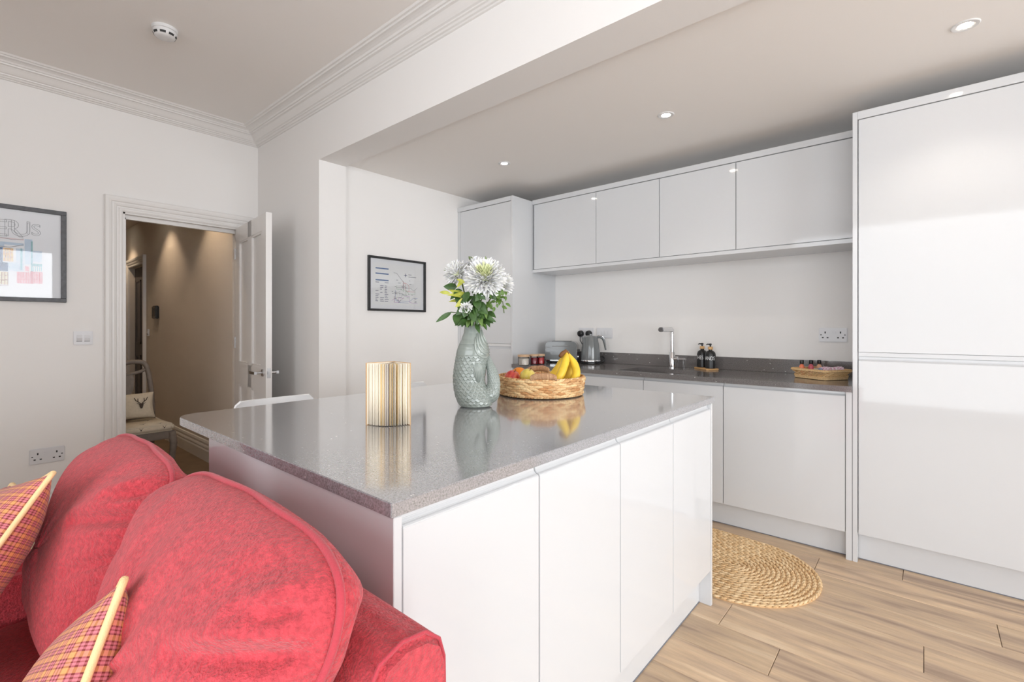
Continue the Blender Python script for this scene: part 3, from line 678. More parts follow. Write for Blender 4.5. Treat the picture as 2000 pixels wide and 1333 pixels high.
# transit map in the kitchen
MW, MH = .565, .434
t = frame_pic('framed_map', 'small black-framed transit map on the kitchen side wall', (XS + .001, 2.093, 1.351), MW, MH, .017, .022, 'frame_black')
A = Art(t); fx = lambda u: .017 + u * (MW - .034); fz = lambda v: MH - .017 - v * (MH - .034)
A.quad('print_white', fx(.05), fz(.92), fx(.95), fz(.08))
for v in (.19, .295, .425): A.quad('ink_blue', fx(.10), fz(v + .012), fx(.33), fz(v - .012))
ra = random.Random(5)
for c_ in range(3):
    v = .47
    while v < .86:
        if ra.random() < .72: A.quad('ink_dark', fx(.10 + c_ * .08), fz(v + .006), fx(.10 + c_ * .08 + ra.uniform(.03, .07)), fz(v - .006))
        v += .034
for k, (mt) in enumerate(['wire_red', 'wire_blue', 'wire_purple', 'wire_grey', 'wire_green', 'ink_brown', 'wire_blue', 'wire_red', 'wire_grey', 'wire_purple', 'wire_green', 'wire_grey']):
    u, v = ra.uniform(.38, .62), ra.uniform(.40, .85); pts = [(fx(u), fz(v))]
    for _ in range(5):
        an = ra.choice((-45, 0, 0, 45, 90, -90)); l_ = ra.uniform(.05, .13)
        u = min(.88, max(.37, u + l_ * math.cos(math.radians(an)))); v = min(.86, max(.36, v + l_ * math.sin(math.radians(an)))); pts.append((fx(u), fz(v)))
    A.line(mt, pts, .0022)
for _ in range(34):
    u, v = ra.uniform(.38, .84), ra.uniform(.38, .86); A.quad('wire_grey', fx(u), fz(v + .005), fx(u + ra.uniform(.02, .05)), fz(v - .005))
A.line('wire_grey', [(fx(.42), fz(.25)), (fx(.48), fz(.26)), (fx(.58), fz(.40)), (fx(.60), fz(.41)), (fx(.60), fz(.6))], .003)
c0, c1 = fx(.645), fz(.285)
m = A.m.setdefault('ink_dark', MB())
for k in range(4):
    a = k * PI / 2; y = -.0066
    m.add([(c0 + .020 * math.cos(a), y, c1 + .020 * math.sin(a)), (c0 + .006 * math.cos(a + PI / 4), y, c1 + .006 * math.sin(a + PI / 4)), (c0, y, c1), (c0 + .006 * math.cos(a - PI / 4), y, c1 + .006 * math.sin(a - PI / 4))], [(0, 1, 2, 3)])
A.quad('wire_grey', fx(.70), fz(.272), fx(.76), fz(.258)); A.quad('wire_grey', fx(.70), fz(.318), fx(.85), fz(.304))
A.done()
# illustrated print on the left wall
PY0, PY1, PZ0, PZ1 = -.330, .4735, 1.384, 1.986
t = frame_pic('framed_print', 'dark grey framed street illustration on the living-room wall', (XW + .001, PY0, PZ0), PY1 - PY0, PZ1 - PZ0, .026, .026, 'frame_grey')
A = Art(t)
def art(mat, x0, y0, x1, y1):
    a = atx(x0 / 6.504, 395 + y0 / 6.504, XW); b = atx(x1 / 6.504, 395 + y1 / 6.504, XW)
    A.quad(mat, a.y - PY0, min(a.z, b.z) - PZ0, b.y - PY0, max(a.z, b.z) - PZ0)
def artl(mat, pts, w_): A.line(mat, [(lambda q: (q.y - PY0, q.z - PZ0))(atx(x / 6.504, 395 + y / 6.504, XW)) for x, y in pts], w_)
A.quad('art_sky', .10, .20, .52, .36); A.quad('art_navy', .12, .16, .19, .30); A.quad('art_orange', .21, .22, .30, .33); A.quad('art_tan', .30, .12, .46, .22); A.quad('art_teal', .33, .24, .44, .30); A.quad('art_pink', .12, .10, .28, .16)
for q in (('art_blush', 0, 445, 300, 490), ('art_sky', 0, 500, 300, 560), ('art_sky', 310, 470, 410, 800), ('art_sky', 200, 590, 300, 760), ('art_sky', 100, 760, 300, 885), ('art_navy', -40, 570, 32, 762), ('art_navy', -40, 760, 100, 880),
          ('art_orange', 38, 580, 168, 760), ('art_teal', 258, 590, 282, 860), ('art_teal', 392, 500, 414, 900), ('art_sky', 415, 620, 532, 770), ('art_teal', 400, 780, 535, 826), ('art_tan', -40, 880, 100, 1050),
          ('art_pink', 210, 885, 396, 1040), ('art_pink', 416, 885, 540, 1040), ('art_pink', 316, 815, 370, 885), ('art_rose', 210, 1030, 540, 1043), ('art_rose', 385, 880, 418, 1040)): art(*q)
for x in (70, 100, 130): artl('art_line', [(x, 590), (x, 755)], .0025)
for y in (640, 700): artl('art_line', [(40, y), (165, y)], .0025)
for x in (20, 60, 100): artl('ink_brown', [(x, 890), (x, 1045)], .003)
for y in (930, 990, 1060): artl('ink_brown', [(-40, y), (110, y)], .003)
for x in range(230, 540, 34): artl('art_rose', [(x, 890), (x, 1035)], .002)
for y in (930, 985): artl('art_rose', [(212, y), (538, y)], .002)
for x in (425, 450, 475, 500, 525): artl('art_teal', [(x, 826), (x, 882)], .004)
artl('art_line', [(0, 560), (120, 575), (300, 545)], .004); artl('art_line', [(0, 445), (160, 480), (300, 470)], .003); artl('art_line', [(415, 640), (530, 650)], .003)
A.done()
for ch, x, y, sz, mt in (('E', -12, 335, .150, 'art_line'), ('R', 160, 345, .150, 'art_line'), ('U', 262, 350, .140, 'art_line'), ('I', 360, 350, .10, 'art_faint'), ('S', 456, 365, .105, 'art_line')):
    cu = bpy.data.curves.new('lettering', 'FONT'); cu.body = ch; cu.size = sz; cu.align_x = 'CENTER'; cu.align_y = 'CENTER'; cu.fill_mode = 'NONE'; cu.bevel_depth = .0011; cu.bevel_resolution = 0; cu.resolution_u = 4
    ob = bpy.data.objects.new('lettering', cu); COL.objects.link(ob); bpy.context.view_layer.update()
    me = bpy.data.meshes.new_from_object(ob.evaluated_get(bpy.context.evaluated_depsgraph_get())); bpy.data.objects.remove(ob); me.materials.clear()
    o = link(me, 'lettering', mt, t, world=False); q = atx(x / 6.504, 395 + y / 6.504, XW); o.location = (q.y - PY0, -.0075, q.z - PZ0); o.rotation_euler = (PI / 2, 0, 0)

# ------------------------------------------------------------------ things on the sink run
ZT = .9125
def onrun(x, y): p = atz(x, y, .912); return Vector((p.x, p.y, ZT))
# tap
b = Vector((-1.455, 3.555, ZT))
t = thing('mixer_tap', 'tall chrome kitchen tap with square spout behind the sink', 'tap', b)
build(MB().lathe([(.026, 0), (.026, .004), (.022, .006), (.022, .115), (.020, .118), (.0125, .119), (.0125, .262)], 28), 'column', 'chrome', t, smooth=True, world=False)
build(MB().tube([(0, 0, .255), (0, 0, .272), (0, -.006, .284), (0, -.020, .290), (0, -.20, .290)], [.0125, .0130, .0165, .0185, .0185], 20), 'spout', 'chrome', t, smooth=True, world=False)
build(MB().tube([(0, -.2005, .290), (0, -.214, .290)], [.017, .017], 20), 'nozzle', 'dark_steel', t, smooth=True, world=False)
build(MB().tube([(.018, 0, .066), (.046, 0, .066), (.048, 0, .066)], [.019, .019, .017], 20).box((.046, -.010, .064), (.105, .010, .078)), 'lever', 'chrome', t, smooth=True, world=False)
# soap bottles on tray
p1, p2 = onrun(1371.5, 720.5), onrun(1387.5, 723); pm = (p1 + p2) / 2
ang = math.atan2(p2.y - p1.y, p2.x - p1.x)
t = thing('bottle_tray', 'small pale wooden tray under the two black soap bottles', 'tray', pm, ang)
build(MB().prism([(-.092 + .012, -.05), (.092 - .012, -.05), (.092, -.038), (.092, .038), (.08, .05), (-.08, .05), (-.092, .038), (-.092, -.038)], 0, .011, 'z'), 'board', 'light_wood', t, bevel=.0025, world=False)
def soap(label, p, word, rot):
    t = thing('soap_bottle', label, 'soap bottle', (p.x, p.y, ZT + .0112), 0, 'black pump bottles on the wooden tray')
    R_ = .036
    build(MB().lathe([(R_ - .003, 0), (R_, .003), (R_, .098), (R_ - .004, .114), (R_ - .014, .124), (.013, .128), (.0125, .136)], 36), 'bottle', 'bottle_black', t, smooth=True, world=False)
    build(MB().lathe([(.016, .136), (.017, .139), (.017, .153), (.015, .156)], 28), 'collar', 'light_wood', t, smooth=True, world=False)
    m = MB().lathe([(.006, .156), (.006, .166), (.0085, .167), (.0085, .177), (.006, .179)], 20)
    d_ = Vector((math.cos(rot + PI), math.sin(rot + PI), 0)); d_ = -RV
    m.tube([Vector((0, 0, .172)), d_ * .022 + Vector((0, 0, .174)), d_ * .030 + Vector((0, 0, .169))], [.005, .0042, .003], 10)
    build(m, 'pump', 'black_plastic', t, smooth=True, world=False)
    me = text_mesh(word, .034)
    bm = bmesh.new(); bm.from_mesh(me); bmesh.ops.subdivide_edges(bm, edges=[e_ for e_ in bm.edges if e_.calc_length() > .004], cuts=2)
    for v in bm.verts:
        a = v.co.x * .80 / R_ + rot; h_ = v.co.y * 1.15 + .072; v.co = ((R_ + .0004) * math.cos(a), (R_ + .0004) * math.sin(a), h_)
    bm.to_mesh(me); bm.free(); link(me, 'lettering', 'print_white', t, world=False)
cang = math.atan2(-WV.y, -WV.x)
soap('black pump bottle lettered DISHES, nearer the tap', p1, 'DISHES', cang - 1.35)
soap('black pump bottle lettered HANDS, further from the tap', p2, 'HANDS', cang - .78)
# kettle
p = onrun(1148, 711) + Vector((0.01, .03, 0))
t = thing('kettle', 'grey pitcher-shaped electric kettle with chrome handle', 'kettle', p, math.atan2(RV.y, RV.x))
build(MB().lathe([(.074, 0), (.079, .003), (.079, .016), (.074, .020)], 36), 'base', 'black_plastic', t, smooth=True, world=False)
bd = [(.074, .021), (.080, .023), (.081, .040), (.078, .10), (.070, .165), (.061, .205), (.058, .222)]
m = MB().lathe(bd, 48)
for i, (x, y, z) in enumerate(m.v):          # pull out the spout lip on the -x side
    if z > .19:
        k_ = max(0.0, -x / .06) ** 6 * (z - .19) / .032; m.v[i] = (x - .020 * k_, y * (1 - .2 * k_), z)
build(m, 'body', 'kettle_grey', t, smooth=True, world=False)
build(MB().lathe([(.0775, .0205), (.0825, .0215), (.0830, .031), (.0815, .033)], 40), 'band', 'chrome', t, smooth=True, world=False)
build(MB().lathe([(.057, .2205), (.055, .229), (.040, .236), (.012, .238), (.011, .248), (1e-6, .250)], 32), 'lid', 'kettle_grey', t, smooth=True, world=False)
build(MB().tube([(.045, 0, .222), (.075, 0, .226), (.098, 0, .218), (.112, 0, .195), (.120, 0, .16), (.127, 0, .115)], [.010, .011, .011, .0105, .009, .007], 14, up=(0, 1, 0), flat=1.2), 'handle', 'kettle_grey', t, smooth=True, world=False)
build(MB().tube([(.060, 0, .2365), (.082, 0, .2370), (.104, 0, .226), (.118, 0, .203)], [.0045, .006, .006, .004], 10), 'handle_trim', 'chrome', t, smooth=True, world=False)
build(MB().tube([(.095 + .028 * math.cos(a), .035, .0335 + .026 * math.sin(a)) for a in [i * 2 * PI / 20 for i in range(20)]], .0060, 8, closed=True).tube([(.10, .035, .007), (.03, .082, .0065), (-.02, .092, .0065)], .0035, 8), 'cord', 'black_plastic', t, smooth=True, world=False)
# toaster
p = onrun(1088, 709) + Vector((.0, .075, 0))
t = thing('toaster', 'grey toaster with chrome band in the back corner', 'toaster', p, math.radians(28))
def rbox_profile(w_, h_, r1):
    pts = [(-w_ / 2, .018), (w_ / 2, .018), (w_ / 2, h_ - r1 * 1.6)]
    pts += [(w_ / 2 - r1 + r1 * math.cos(a * PI / 16), h_ - r1 * .9 + r1 * .9 * math.sin(a * PI / 16)) for a in range(1, 9)]
    pts += [(-w_ / 2 + r1 + r1 * math.cos(PI / 2 + a * PI / 16), h_ - r1 * .9 + r1 * .9 * math.sin(PI / 2 + a * PI / 16)) for a in range(0, 8)]
    pts += [(-w_ / 2, h_ - r1 * 1.6)]; return pts
build(MB().prism(rbox_profile(.275, .185, .042), -.085, .085, 'y'), 'body', 'kettle_grey', t, bevel=.008, seg=3, smooth=True, world=False)
build(MB().box((-.128, -.080, .006), (.128, .080, .0185)), 'foot', 'black_plastic', t, bevel=.003, world=False)
build(MB().box((-.139, -.0865, .0188), (.139, .0865, .029)), 'band', 'chrome', t, bevel=.003, world=False)
for sy in (-.032, .032): build(MB().box((-.085, sy - .013, .1835), (.085, sy + .013, .1868)), 'slot', 'hole_shade_dark', t, world=False)
build(MB().tube([(-.075, -.0860, .145), (.075, -.0860, .145)], .0022, 8), 'trim_bar', 'chrome', t, smooth=True, world=False)
build(MB().box((.137, -.018, .10), (.157, .018, .115)), 'lever', 'black_plastic', t, bevel=.003, world=False)
build(MB().tube([(.138, 0, .05), (.146, 0, .05)], [.016, .015], 20), 'dial', 'chrome', t, smooth=True, world=False)
for x in (-.11, .11):
    for y in (-.06, .06): build(MB().lathe([(.012, 0), (.012, .0062)], 12, (x, y, 0)), 'rubber_pad', 'rubber', t, world=False)
# storage jars
for lb, (x, y), r, hh, cm in (('short glass jar of pale contents with wooden lid beside the tall cupboard', (1023, 713.5), .046, .066, 'jar_pale'),
                              ('glass jar of dark red contents with wooden lid, middle of three jars', (1043, 712.2), .034, .066, 'jar_dark_red'),
                              ('glass jar of bright red contents with wooden lid next to the toaster', (1056, 711.6), .034, .066, 'jar_red')):
    p = onrun(x, y); t = thing('storage_jar', lb, 'jar', p, 0, 'wooden-lidded jars')
    build(MB().lathe([(r - .004, 0), (r, .004), (r, hh - .004), (r - .003, hh)], 32), 'jar', 'jar_glass', t, smooth=True, world=False)
    build(MB().lathe([(1e-6, .003), (r - .005, .004), (r - .004, hh * .80), (r * .6, hh * .86), (1e-6, hh * .84)], 24), 'contents', cm, t, smooth=True, world=False)
    build(MB().lathe([(r - .002, hh + .0005), (r + .003, hh + .002), (r + .003, hh + .016), (r, hh + .018)], 32), 'lid', 'lid_wood', t, smooth=True, world=False)
# willow basket of toiletries
cn = Vector((-.432, 3.252, ZT)); th_ = math.radians(-33); e1 = Vector((-math.cos(th_), -math.sin(th_), 0)); e2 = Vector((-math.sin(th_), math.cos(th_), 0))
bl, bw = .215, .185
ctr = cn + e1 * bl / 2 + e2 * bw / 2
t = thing('willow_basket', 'low rectangular openwork willow basket beside the fridge housing', 'basket', ctr, th_)
hx, hy, hb = bl / 2, bw / 2, .056
def ring_pts(f, z, n=10):
    X, Y, r = hx * f, hy * f, .025; pts = []
    for cx_, cy_, a0 in ((X - r, Y - r, 0), (-X + r, Y - r, 90), (-X + r, -Y + r, 180), (X - r, -Y + r, 270)):
        for k in range(n + 1): a = math.radians(a0 + 90 * k / n); pts.append(Vector((cx_ + r * math.cos(a), cy_ + r * math.sin(a), z)))
    return pts
m = MB()
for k in range(2): m.tube(ring_pts(1.13 + .012 * k, hb - .005 * k), .0050, 6, closed=True)
for k in range(3): m.tube(ring_pts(.985 + .016 * k, .005 + .006 * k), .0045, 6, closed=True)
build(m, 'rim', 'willow', t, smooth=True, world=False)
lo, hi = ring_pts(1.03, .022, 14), ring_pts(1.12, hb - .010, 14)
def resample(pts, n):
    L_ = [0]
    for a, b_ in zip(pts, pts[1:] + pts[:1]): L_.append(L_[-1] + (b_ - a).length)
    out = []
    for k in range(n):
        d_ = L_[-1] * k / n
        for i in range(len(pts)):
            if L_[i + 1] >= d_: out.append(pts[i].lerp(pts[(i + 1) % len(pts)], (d_ - L_[i]) / max(1e-9, L_[i + 1] - L_[i]))); break
    return out
NW = 46; lo, hi = resample(lo, NW), resample(hi, NW); m = MB()
for k in range(NW): m.tube([lo[k], (lo[k] + hi[(k + 3) % NW]) / 2 * 1.0, hi[(k + 3) % NW]], .0032, 5); 
for k in range(0, NW, 6): m.tube([lo[(k + 3) % NW] * .995, hi[k] * .995], .0028, 5)
stuff(build(m, 'lattice', 'willow', t, smooth=True, world=False))
build(MB().box((-hx * .95, -hy * .95, .001), (hx * .95, hy * .95, .006)), 'bottom', 'willow', t, world=False)
def inb(a, b_, z=.0068): return ctr + e1 * a + e2 * b_ + Vector((0, 0, z))
for lb, (px_, py_), cm in (('miniature orange bottle with black cap standing in the willow basket', (1566, 705), 'mini_orange'), ('miniature pink bottle with black cap, middle of three in the willow basket', (1584, 704), 'mini_pink'), ('miniature peach bottle with black cap nearest the sachets in the basket', (1600, 703.5), 'mini_peach')):
    q = P(px_, py_, 2.98); t = thing('miniature_bottle', lb, 'bottle', (q.x, q.y, ZT + .0068), 0, 'miniature bottles in the willow basket'); t.scale = (1.12, 1.12, 1.2)
    build(MB().lathe([(.0125, 0), (.0138, .002), (.0138, .046), (.010, .054), (.0075, .056), (.0075, .060)], 20), 'bottle', cm, t, smooth=True, world=False)
    build(MB().lathe([(.0098, .060), (.0105, .062), (.0105, .076), (.009, .080), (1e-6, .081)], 20), 'cap', 'black_plastic', t, smooth=True, world=False)
for k, (px_, py_, w_, a) in enumerate(((1594, 717, 2.93, .3), (1607, 718, 2.90, -.2))):
    q = P(px_, py_, w_); m = MB()
    m.grid(lambda u, v: (.028 * (2 * u - 1), .004 * math.sin(PI * u) * math.sin(PI * v), .052 * v), 8, 8); m.grid(lambda u, v: (.028 * (2 * u - 1), -.004 * math.sin(PI * u) * math.sin(PI * v) - .0005, .052 * v), 8, 8)
    o = build(m, 'sachet', 'sachet', smooth=True); o.location = (q.x, q.y, ZT + .0075); o.rotation_euler = (.25, 0, .6 + a)
    tag(o, ('pale sachet standing behind the front rim of the willow basket', 'pale sachet next to the rolled cloth in the willow basket')[k], 'sachet')
q = P(1648, 716, 2.93)
m = MB()
def roll(u, v):
    a = 2 * PI * u; r = .027 + .0022 * math.cos(3 * a) + .002 * math.sin(9 * v); return (-.062 + .124 * v, r * math.cos(a), .0 + r * math.sin(a) * .92)
m.grid(roll, 28, 14, wrap_u=True); m.f += [tuple(range(27, -1, -1)), tuple(13 * 28 + i for i in range(28))]
t = thing('rolled_cloth', 'pink checked cloth rolled up in the willow basket', 'cloth', ctr - e1 * .058 + e2 * .012 + Vector((0, 0, .049)), th_ + math.radians(78))
build(m, 'roll', 'check_towel', t, smooth=True, world=False)
build(MB().tube([(-.066, .018 * math.cos(a) * (1 - a / 20), .017 * math.sin(a) * (1 - a / 20)) for a in [i * .45 for i in range(34)]], .0042, 6), 'rolled_end', 'towel_blue', t, smooth=True, world=False)

# ================================================================== ISLAND TOP
ZI = .9123
# book standing open on its end ---------------------------------------------
p = atz(762, 829, .912)
t = thing('open_book', 'cream-paged book standing fanned open on the island', 'book', (p.x, p.y, ZI), math.atan2(RV.y, RV.x))
# local: x right, y away from camera; spine at the back, pages fan towards the camera
hb, wb = .196, .098
sp = Vector((-.002, .052, 0))
def leaf_strip(ang, ln, z0, z1, bow, th_):
    """one leaf from the spine, ang measured from straight-at-camera (-y), positive to the right"""
    pts = []
    for k in range(7):
        s_ = k / 6; a = ang + bow * math.sin(PI * s_) * .5; pts.append(sp + Vector((math.sin(a), -math.cos(a), 0)) * ln * s_)
    m = MB(); V = []
    for q in pts:
        nrm = Vector((math.cos(ang), math.sin(ang), 0)) * th_ / 2
        V += [(q - nrm) + Vector((0, 0, z0)), (q + nrm) + Vector((0, 0, z0)), (q + nrm) + Vector((0, 0, z1)), (q - nrm) + Vector((0, 0, z1))]
    Fc = []
    for k in range(6):
        b_ = k * 4
        for i in range(4): Fc.append((b_ + i, b_ + (i + 1) % 4, b_ + 4 + (i + 1) % 4, b_ + 4 + i))
    Fc += [(3, 2, 1, 0), (24, 25, 26, 27)]
    return m.add(V, Fc)
for sgn in (-1, 1):
    build(leaf_strip(sgn * .80, wb, 0, hb, sgn * .02, .0022), 'cover', 'book_cover', t, world=False)
    build(leaf_strip(sgn * .775, wb - .003, .002, hb - .002, sgn * .02, .0014), 'page', 'cream_page', t, world=False)
build(MB().tube([sp + Vector((0, .002, 0)), sp + Vector((0, .002, hb))], .004, 8), 'spine', 'book_cover', t, world=False)
rb = random.Random(11)
fan = [(-.66, .0, 'cream_page'), (-.60, -.10, 'cream_page'), (-.50, .10, 'cream_page'), (-.38, .10, 'cream_page'), (-.33, -.05, 'cream_page'), (-.25, .16, 'cream_page'), (-.18, -.05, 'page_yellow'), (-.12, .03, 'cream_page'), (-.075, 0, 'page_yellow'),
       (-.045, 0, 'page_grey'), (-.015, 0, 'cream_page'), (.015, 0, 'page_grey'), (.04, 0, 'cream_page'), (.075, .02, 'page_grey'), (.12, 0, 'page_yellow'), (.16, -.02, 'cream_page'), (.20, .04, 'page_yellow'), (.25, 0, 'cream_page'), (.30, -.05, 'cream_page'), (.36, .05, 'page_yellow'),
       (.42, 0, 'cream_page'), (.50, -.06, 'cream_page'), (.60, .06, 'cream_page'), (.68, 0, 'cream_page')]
for a, bw_, mt in fan: build(leaf_strip(a, wb - .004 - rb.random() * .002, .0022, hb - .003, bw_, .0011), 'page', mt, t, smooth='all', world=False)

# fish-shaped vase ------------------------------------------------------------
p = atz(927, 796, .912) + WV * .02
VW = (p - CV).dot(WV); PXM = F / VW
t = thing('fish_vase', 'glazed grey-green fish-shaped jug used as a vase', 'vase', (p.x, p.y, ZI), math.atan2(RV.y, RV.x))
def vx(x): return (860 + x / 7.407 - 927) / PXM
def vz(y): return (1245 - y) / 7.407 / PXM * 1.0
rows = [(1245, 300, 700), (1225, 272, 740), (1180, 246, 745), (1100, 214, 730), (1000, 192, 690), (940, 185, 655), (880, 181, 636), (820, 180, 640), (760, 184, 648), (700, 191, 655), (640, 200, 662), (580, 210, 674), (530, 220, 690), (490, 221, 702), (440, 230, 703),
        (390, 246, 697), (340, 266, 682), (270, 300, 652), (180, 330, 618), (120, 341, 596), (85, 345, 585)]
def body_at(z):
    zs = [vz(r[0]) for r in rows]
    z = max(zs[0], min(zs[-1], z))
    for i in range(len(rows) - 1):
        if zs[i] <= z <= zs[i + 1]:
            f = (z - zs[i]) / (zs[i + 1] - zs[i]); f2 = f * f * (3 - 2 * f) * .3 + f * .7
            l = vx(rows[i][1]) * (1 - f2) + vx(rows[i + 1][1]) * f2; r = vx(rows[i][2]) * (1 - f2) + vx(rows[i + 1][2]) * f2
            return (l + r) / 2, (r - l) / 2
    return 0, .04
ZV1 = vz(85); ZSC = vz(500)
def scale_h(s_, z, rowh=.0118, wid=.0150):
    """overlapping fish-scale relief"""
    r = z / rowh; k = math.floor(r); f = r - k; best = 0.0
    for dk in (0, -1):
        kk = k + dk; ff = f - dk; q = s_ / wid + (.5 if kk % 2 else 0); g = (q - math.floor(q)) * 2 - 1; e_ = .85 * (1 - math.sqrt(max(0, 1 - g * g)))
        if ff >= e_: return max(0.0, 1 - (ff - e_) * .75)
    return 0.0
NU, NV = 230, 230; mb = MB()
def vb(u, v):
    z = ZV1 * v; c_, h_ = body_at(z); a = 2 * PI * u; dp = h_ * .86 if z < vz(340) else h_ * .92
    fac = 0.0
    if z < ZSC: fac = .0034 * (scale_h(a * 22 * .015 / (2 * PI), z) - .5) * min(1, (ZSC - z) / .006) * min(1, z / .01)
    x, y = math.cos(a), math.sin(a); return (c_ + (h_ + fac) * x, (dp + fac) * y, z)
mb.grid(vb, NU, NV, wrap_u=True); mb.f.append(tuple(range(NU - 1, -1, -1)))
c_, h_ = body_at(ZV1)                                       # rim and inside of the mouth
ring = MB(); ring.grid(lambda u, v: (c_ + (h_ - .006 * v) * math.cos(2 * PI * u), (h_ * .92 - .006 * v) * math.sin(2 * PI * u), ZV1 + .003 * math.sin(PI * v)), 48, 6, wrap_u=True); mb.add(ring.v, ring.f)
ring = MB(); ring.grid(lambda u, v: (c_ + (h_ - .006) * (1 - .05 * v) * math.cos(2 * PI * u), (h_ * .92 - .006) * (1 - .05 * v) * math.sin(2 * PI * u), ZV1 - .10 * v), 48, 6, wrap_u=True); mb.add(ring.v, ring.f)
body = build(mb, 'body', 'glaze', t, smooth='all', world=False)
tail_c = [(560, 1120, 120), (640, 1100, 128), (720, 1050, 134), (757, 980, 104), (768, 900, 92), (760, 820, 84), (742, 740, 73), (722, 670, 60), (705, 610, 46), (692, 560, 34), (680, 520, 24)]
cp = [(Vector((vx(x), 0, vz(y))), r / 7.407 / PXM) for x, y, r in tail_c]; fine = []
for i in range(len(cp) - 1):
    for k in range(16):
        f = k / 16
        p0, p1, p2, p3 = cp[max(i - 1, 0)], cp[i], cp[i + 1], cp[min(i + 2, len(cp) - 1)]
        cr_ = lambda a, b_, c2, d2: .5 * ((2 * b_) + (c2 - a) * f + (2 * a - 5 * b_ + 4 * c2 - d2) * f * f + (3 * b_ - a - 3 * c2 + d2) * f ** 3)
        fine.append((cr_(p0[0], p1[0], p2[0], p3[0]), cr_(p0[1], p1[1], p2[1], p3[1])))
fine.append(cp[-1]); tm = MB(); n = 120; al = 0.0; prevp = fine[0][0]
for i, (q, r) in enumerate(fine):
    tg = (fine[min(i + 1, len(fine) - 1)][0] - fine[max(i - 1, 0)][0]).normalized(); nn = Vector((0, 1, 0)); bb = tg.cross(nn); al += (q - prevp).length; prevp = q
    for k in range(n):
        a = 2 * PI * k / n; h2 = .0026 * (scale_h(a * 16 * .0125 / (2 * PI), al, .0100, .0125) - .5)
        tm.v.append(tuple(q + nn * math.sin(a) * (r * .86 + h2) + bb * math.cos(a) * (r + h2)))
for i in range(len(fine) - 1):
    for k in range(n): tm.f.append((i * n + k, i * n + (k + 1) % n, (i + 1) * n + (k + 1) % n, (i + 1) * n + k))
tm.f += [tuple(range(n - 1, -1, -1)), tuple((len(fine) - 1) * n + k for k in range(n))]
tm.v = [(x, y, max(z, 0.0008)) for x, y, z in tm.v]
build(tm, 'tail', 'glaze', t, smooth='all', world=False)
def on_body(x, y, lift=0.0):
    z = vz(y); c_, h_ = body_at(z); q = max(-1, min(1, (vx(x) - c_) / h_)); dp = h_ * .86 if z < vz(340) else h_ * .92
    n_ = Vector((q, -math.sqrt(max(0, 1 - q * q)), 0)); return Vector((c_ + h_ * q, dp * n_.y, z)) + n_ * lift
arcs = [[(515, 240), (512, 330), (518, 410), (545, 475), (600, 520), (655, 532), (700, 500)], [(532, 190), (540, 290), (560, 380), (600, 445), (650, 480), (702, 460)], [(552, 170), (568, 270), (594, 350), (635, 410), (698, 425)],
        [(572, 150), (594, 240), (625, 320), (690, 385)], [(592, 140), (615, 220), (645, 285), (678, 345)]]
for k, ar in enumerate(arcs):
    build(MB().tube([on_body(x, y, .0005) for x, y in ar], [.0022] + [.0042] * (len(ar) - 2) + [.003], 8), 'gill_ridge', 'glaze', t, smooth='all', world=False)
fm = MB()
def fin(u, v):
    y = 600 + 285 * v; hw = 62 * (math.sin(PI * (.16 + .80 * v)) ** .6); x = 548 + (2 * u - 1) * hw + 10 * v
    return on_body(x, y, .0105 * math.sin(PI * u) ** .5 * math.sin(PI * min(1, .12 + .80 * v)) + .0012 * math.cos(u * 6 * 2 * PI))
fm.grid(fin, 49, 24); build(fm, 'fin', 'glaze', t, smooth='all', world=False)

# cut flowers -----------------------------------------------------------------
NECK = Vector((p.x, p.y, ZI + ZV1)) + RV * body_at(ZV1)[0]
def bloom_mesh(R_, n_pet, spread, wid, seed, lo=0.0, hi=1.0, curl=.12):
    rn = random.Random(seed); m = MB()
    for k in range(n_pet):
        f = lo + (hi - lo) * (k + .5) / n_pet; el = spread * f ** .55; az = k * 2.39996 + rn.uniform(-.25, .25); ln = R_ * rn.uniform(.78, 1.02) * (1 - .16 * (1 - f) ** 2)
        el += rn.uniform(-.10, .10)
        d_ = Vector((math.sin(el) * math.cos(az), math.sin(el) * math.sin(az), math.cos(el))); s_ = Vector((-math.sin(az), math.cos(az), 0)); up_ = d_.cross(s_)
        tw = rn.uniform(-.6, .6); s2 = s_ * math.cos(tw) + up_ * math.sin(tw); u2 = d_.cross(s2); V = []
        for j in range(5):
            q = j / 4; w_ = wid * (.45, .8, 1.0, .95, .40)[j]; c_ = d_ * ln * (.20 + .80 * q) + Vector((0, 0, 1)) * ln * curl * q * q
            V += [c_ - s2 * w_ + u2 * w_ * .5, c_, c_ + s2 * w_ + u2 * w_ * .5]
        Fc = []
        for j in range(4): b_ = j * 3; Fc += [(b_, b_ + 1, b_ + 4, b_ + 3), (b_ + 1, b_ + 2, b_ + 5, b_ + 4)]
        m.add(V, Fc)
    return m
def orient(o, c, n_):
    o.rotation_euler = Vector(n_).to_track_quat('Z', 'Y').to_euler(); o.location = Vector(c)
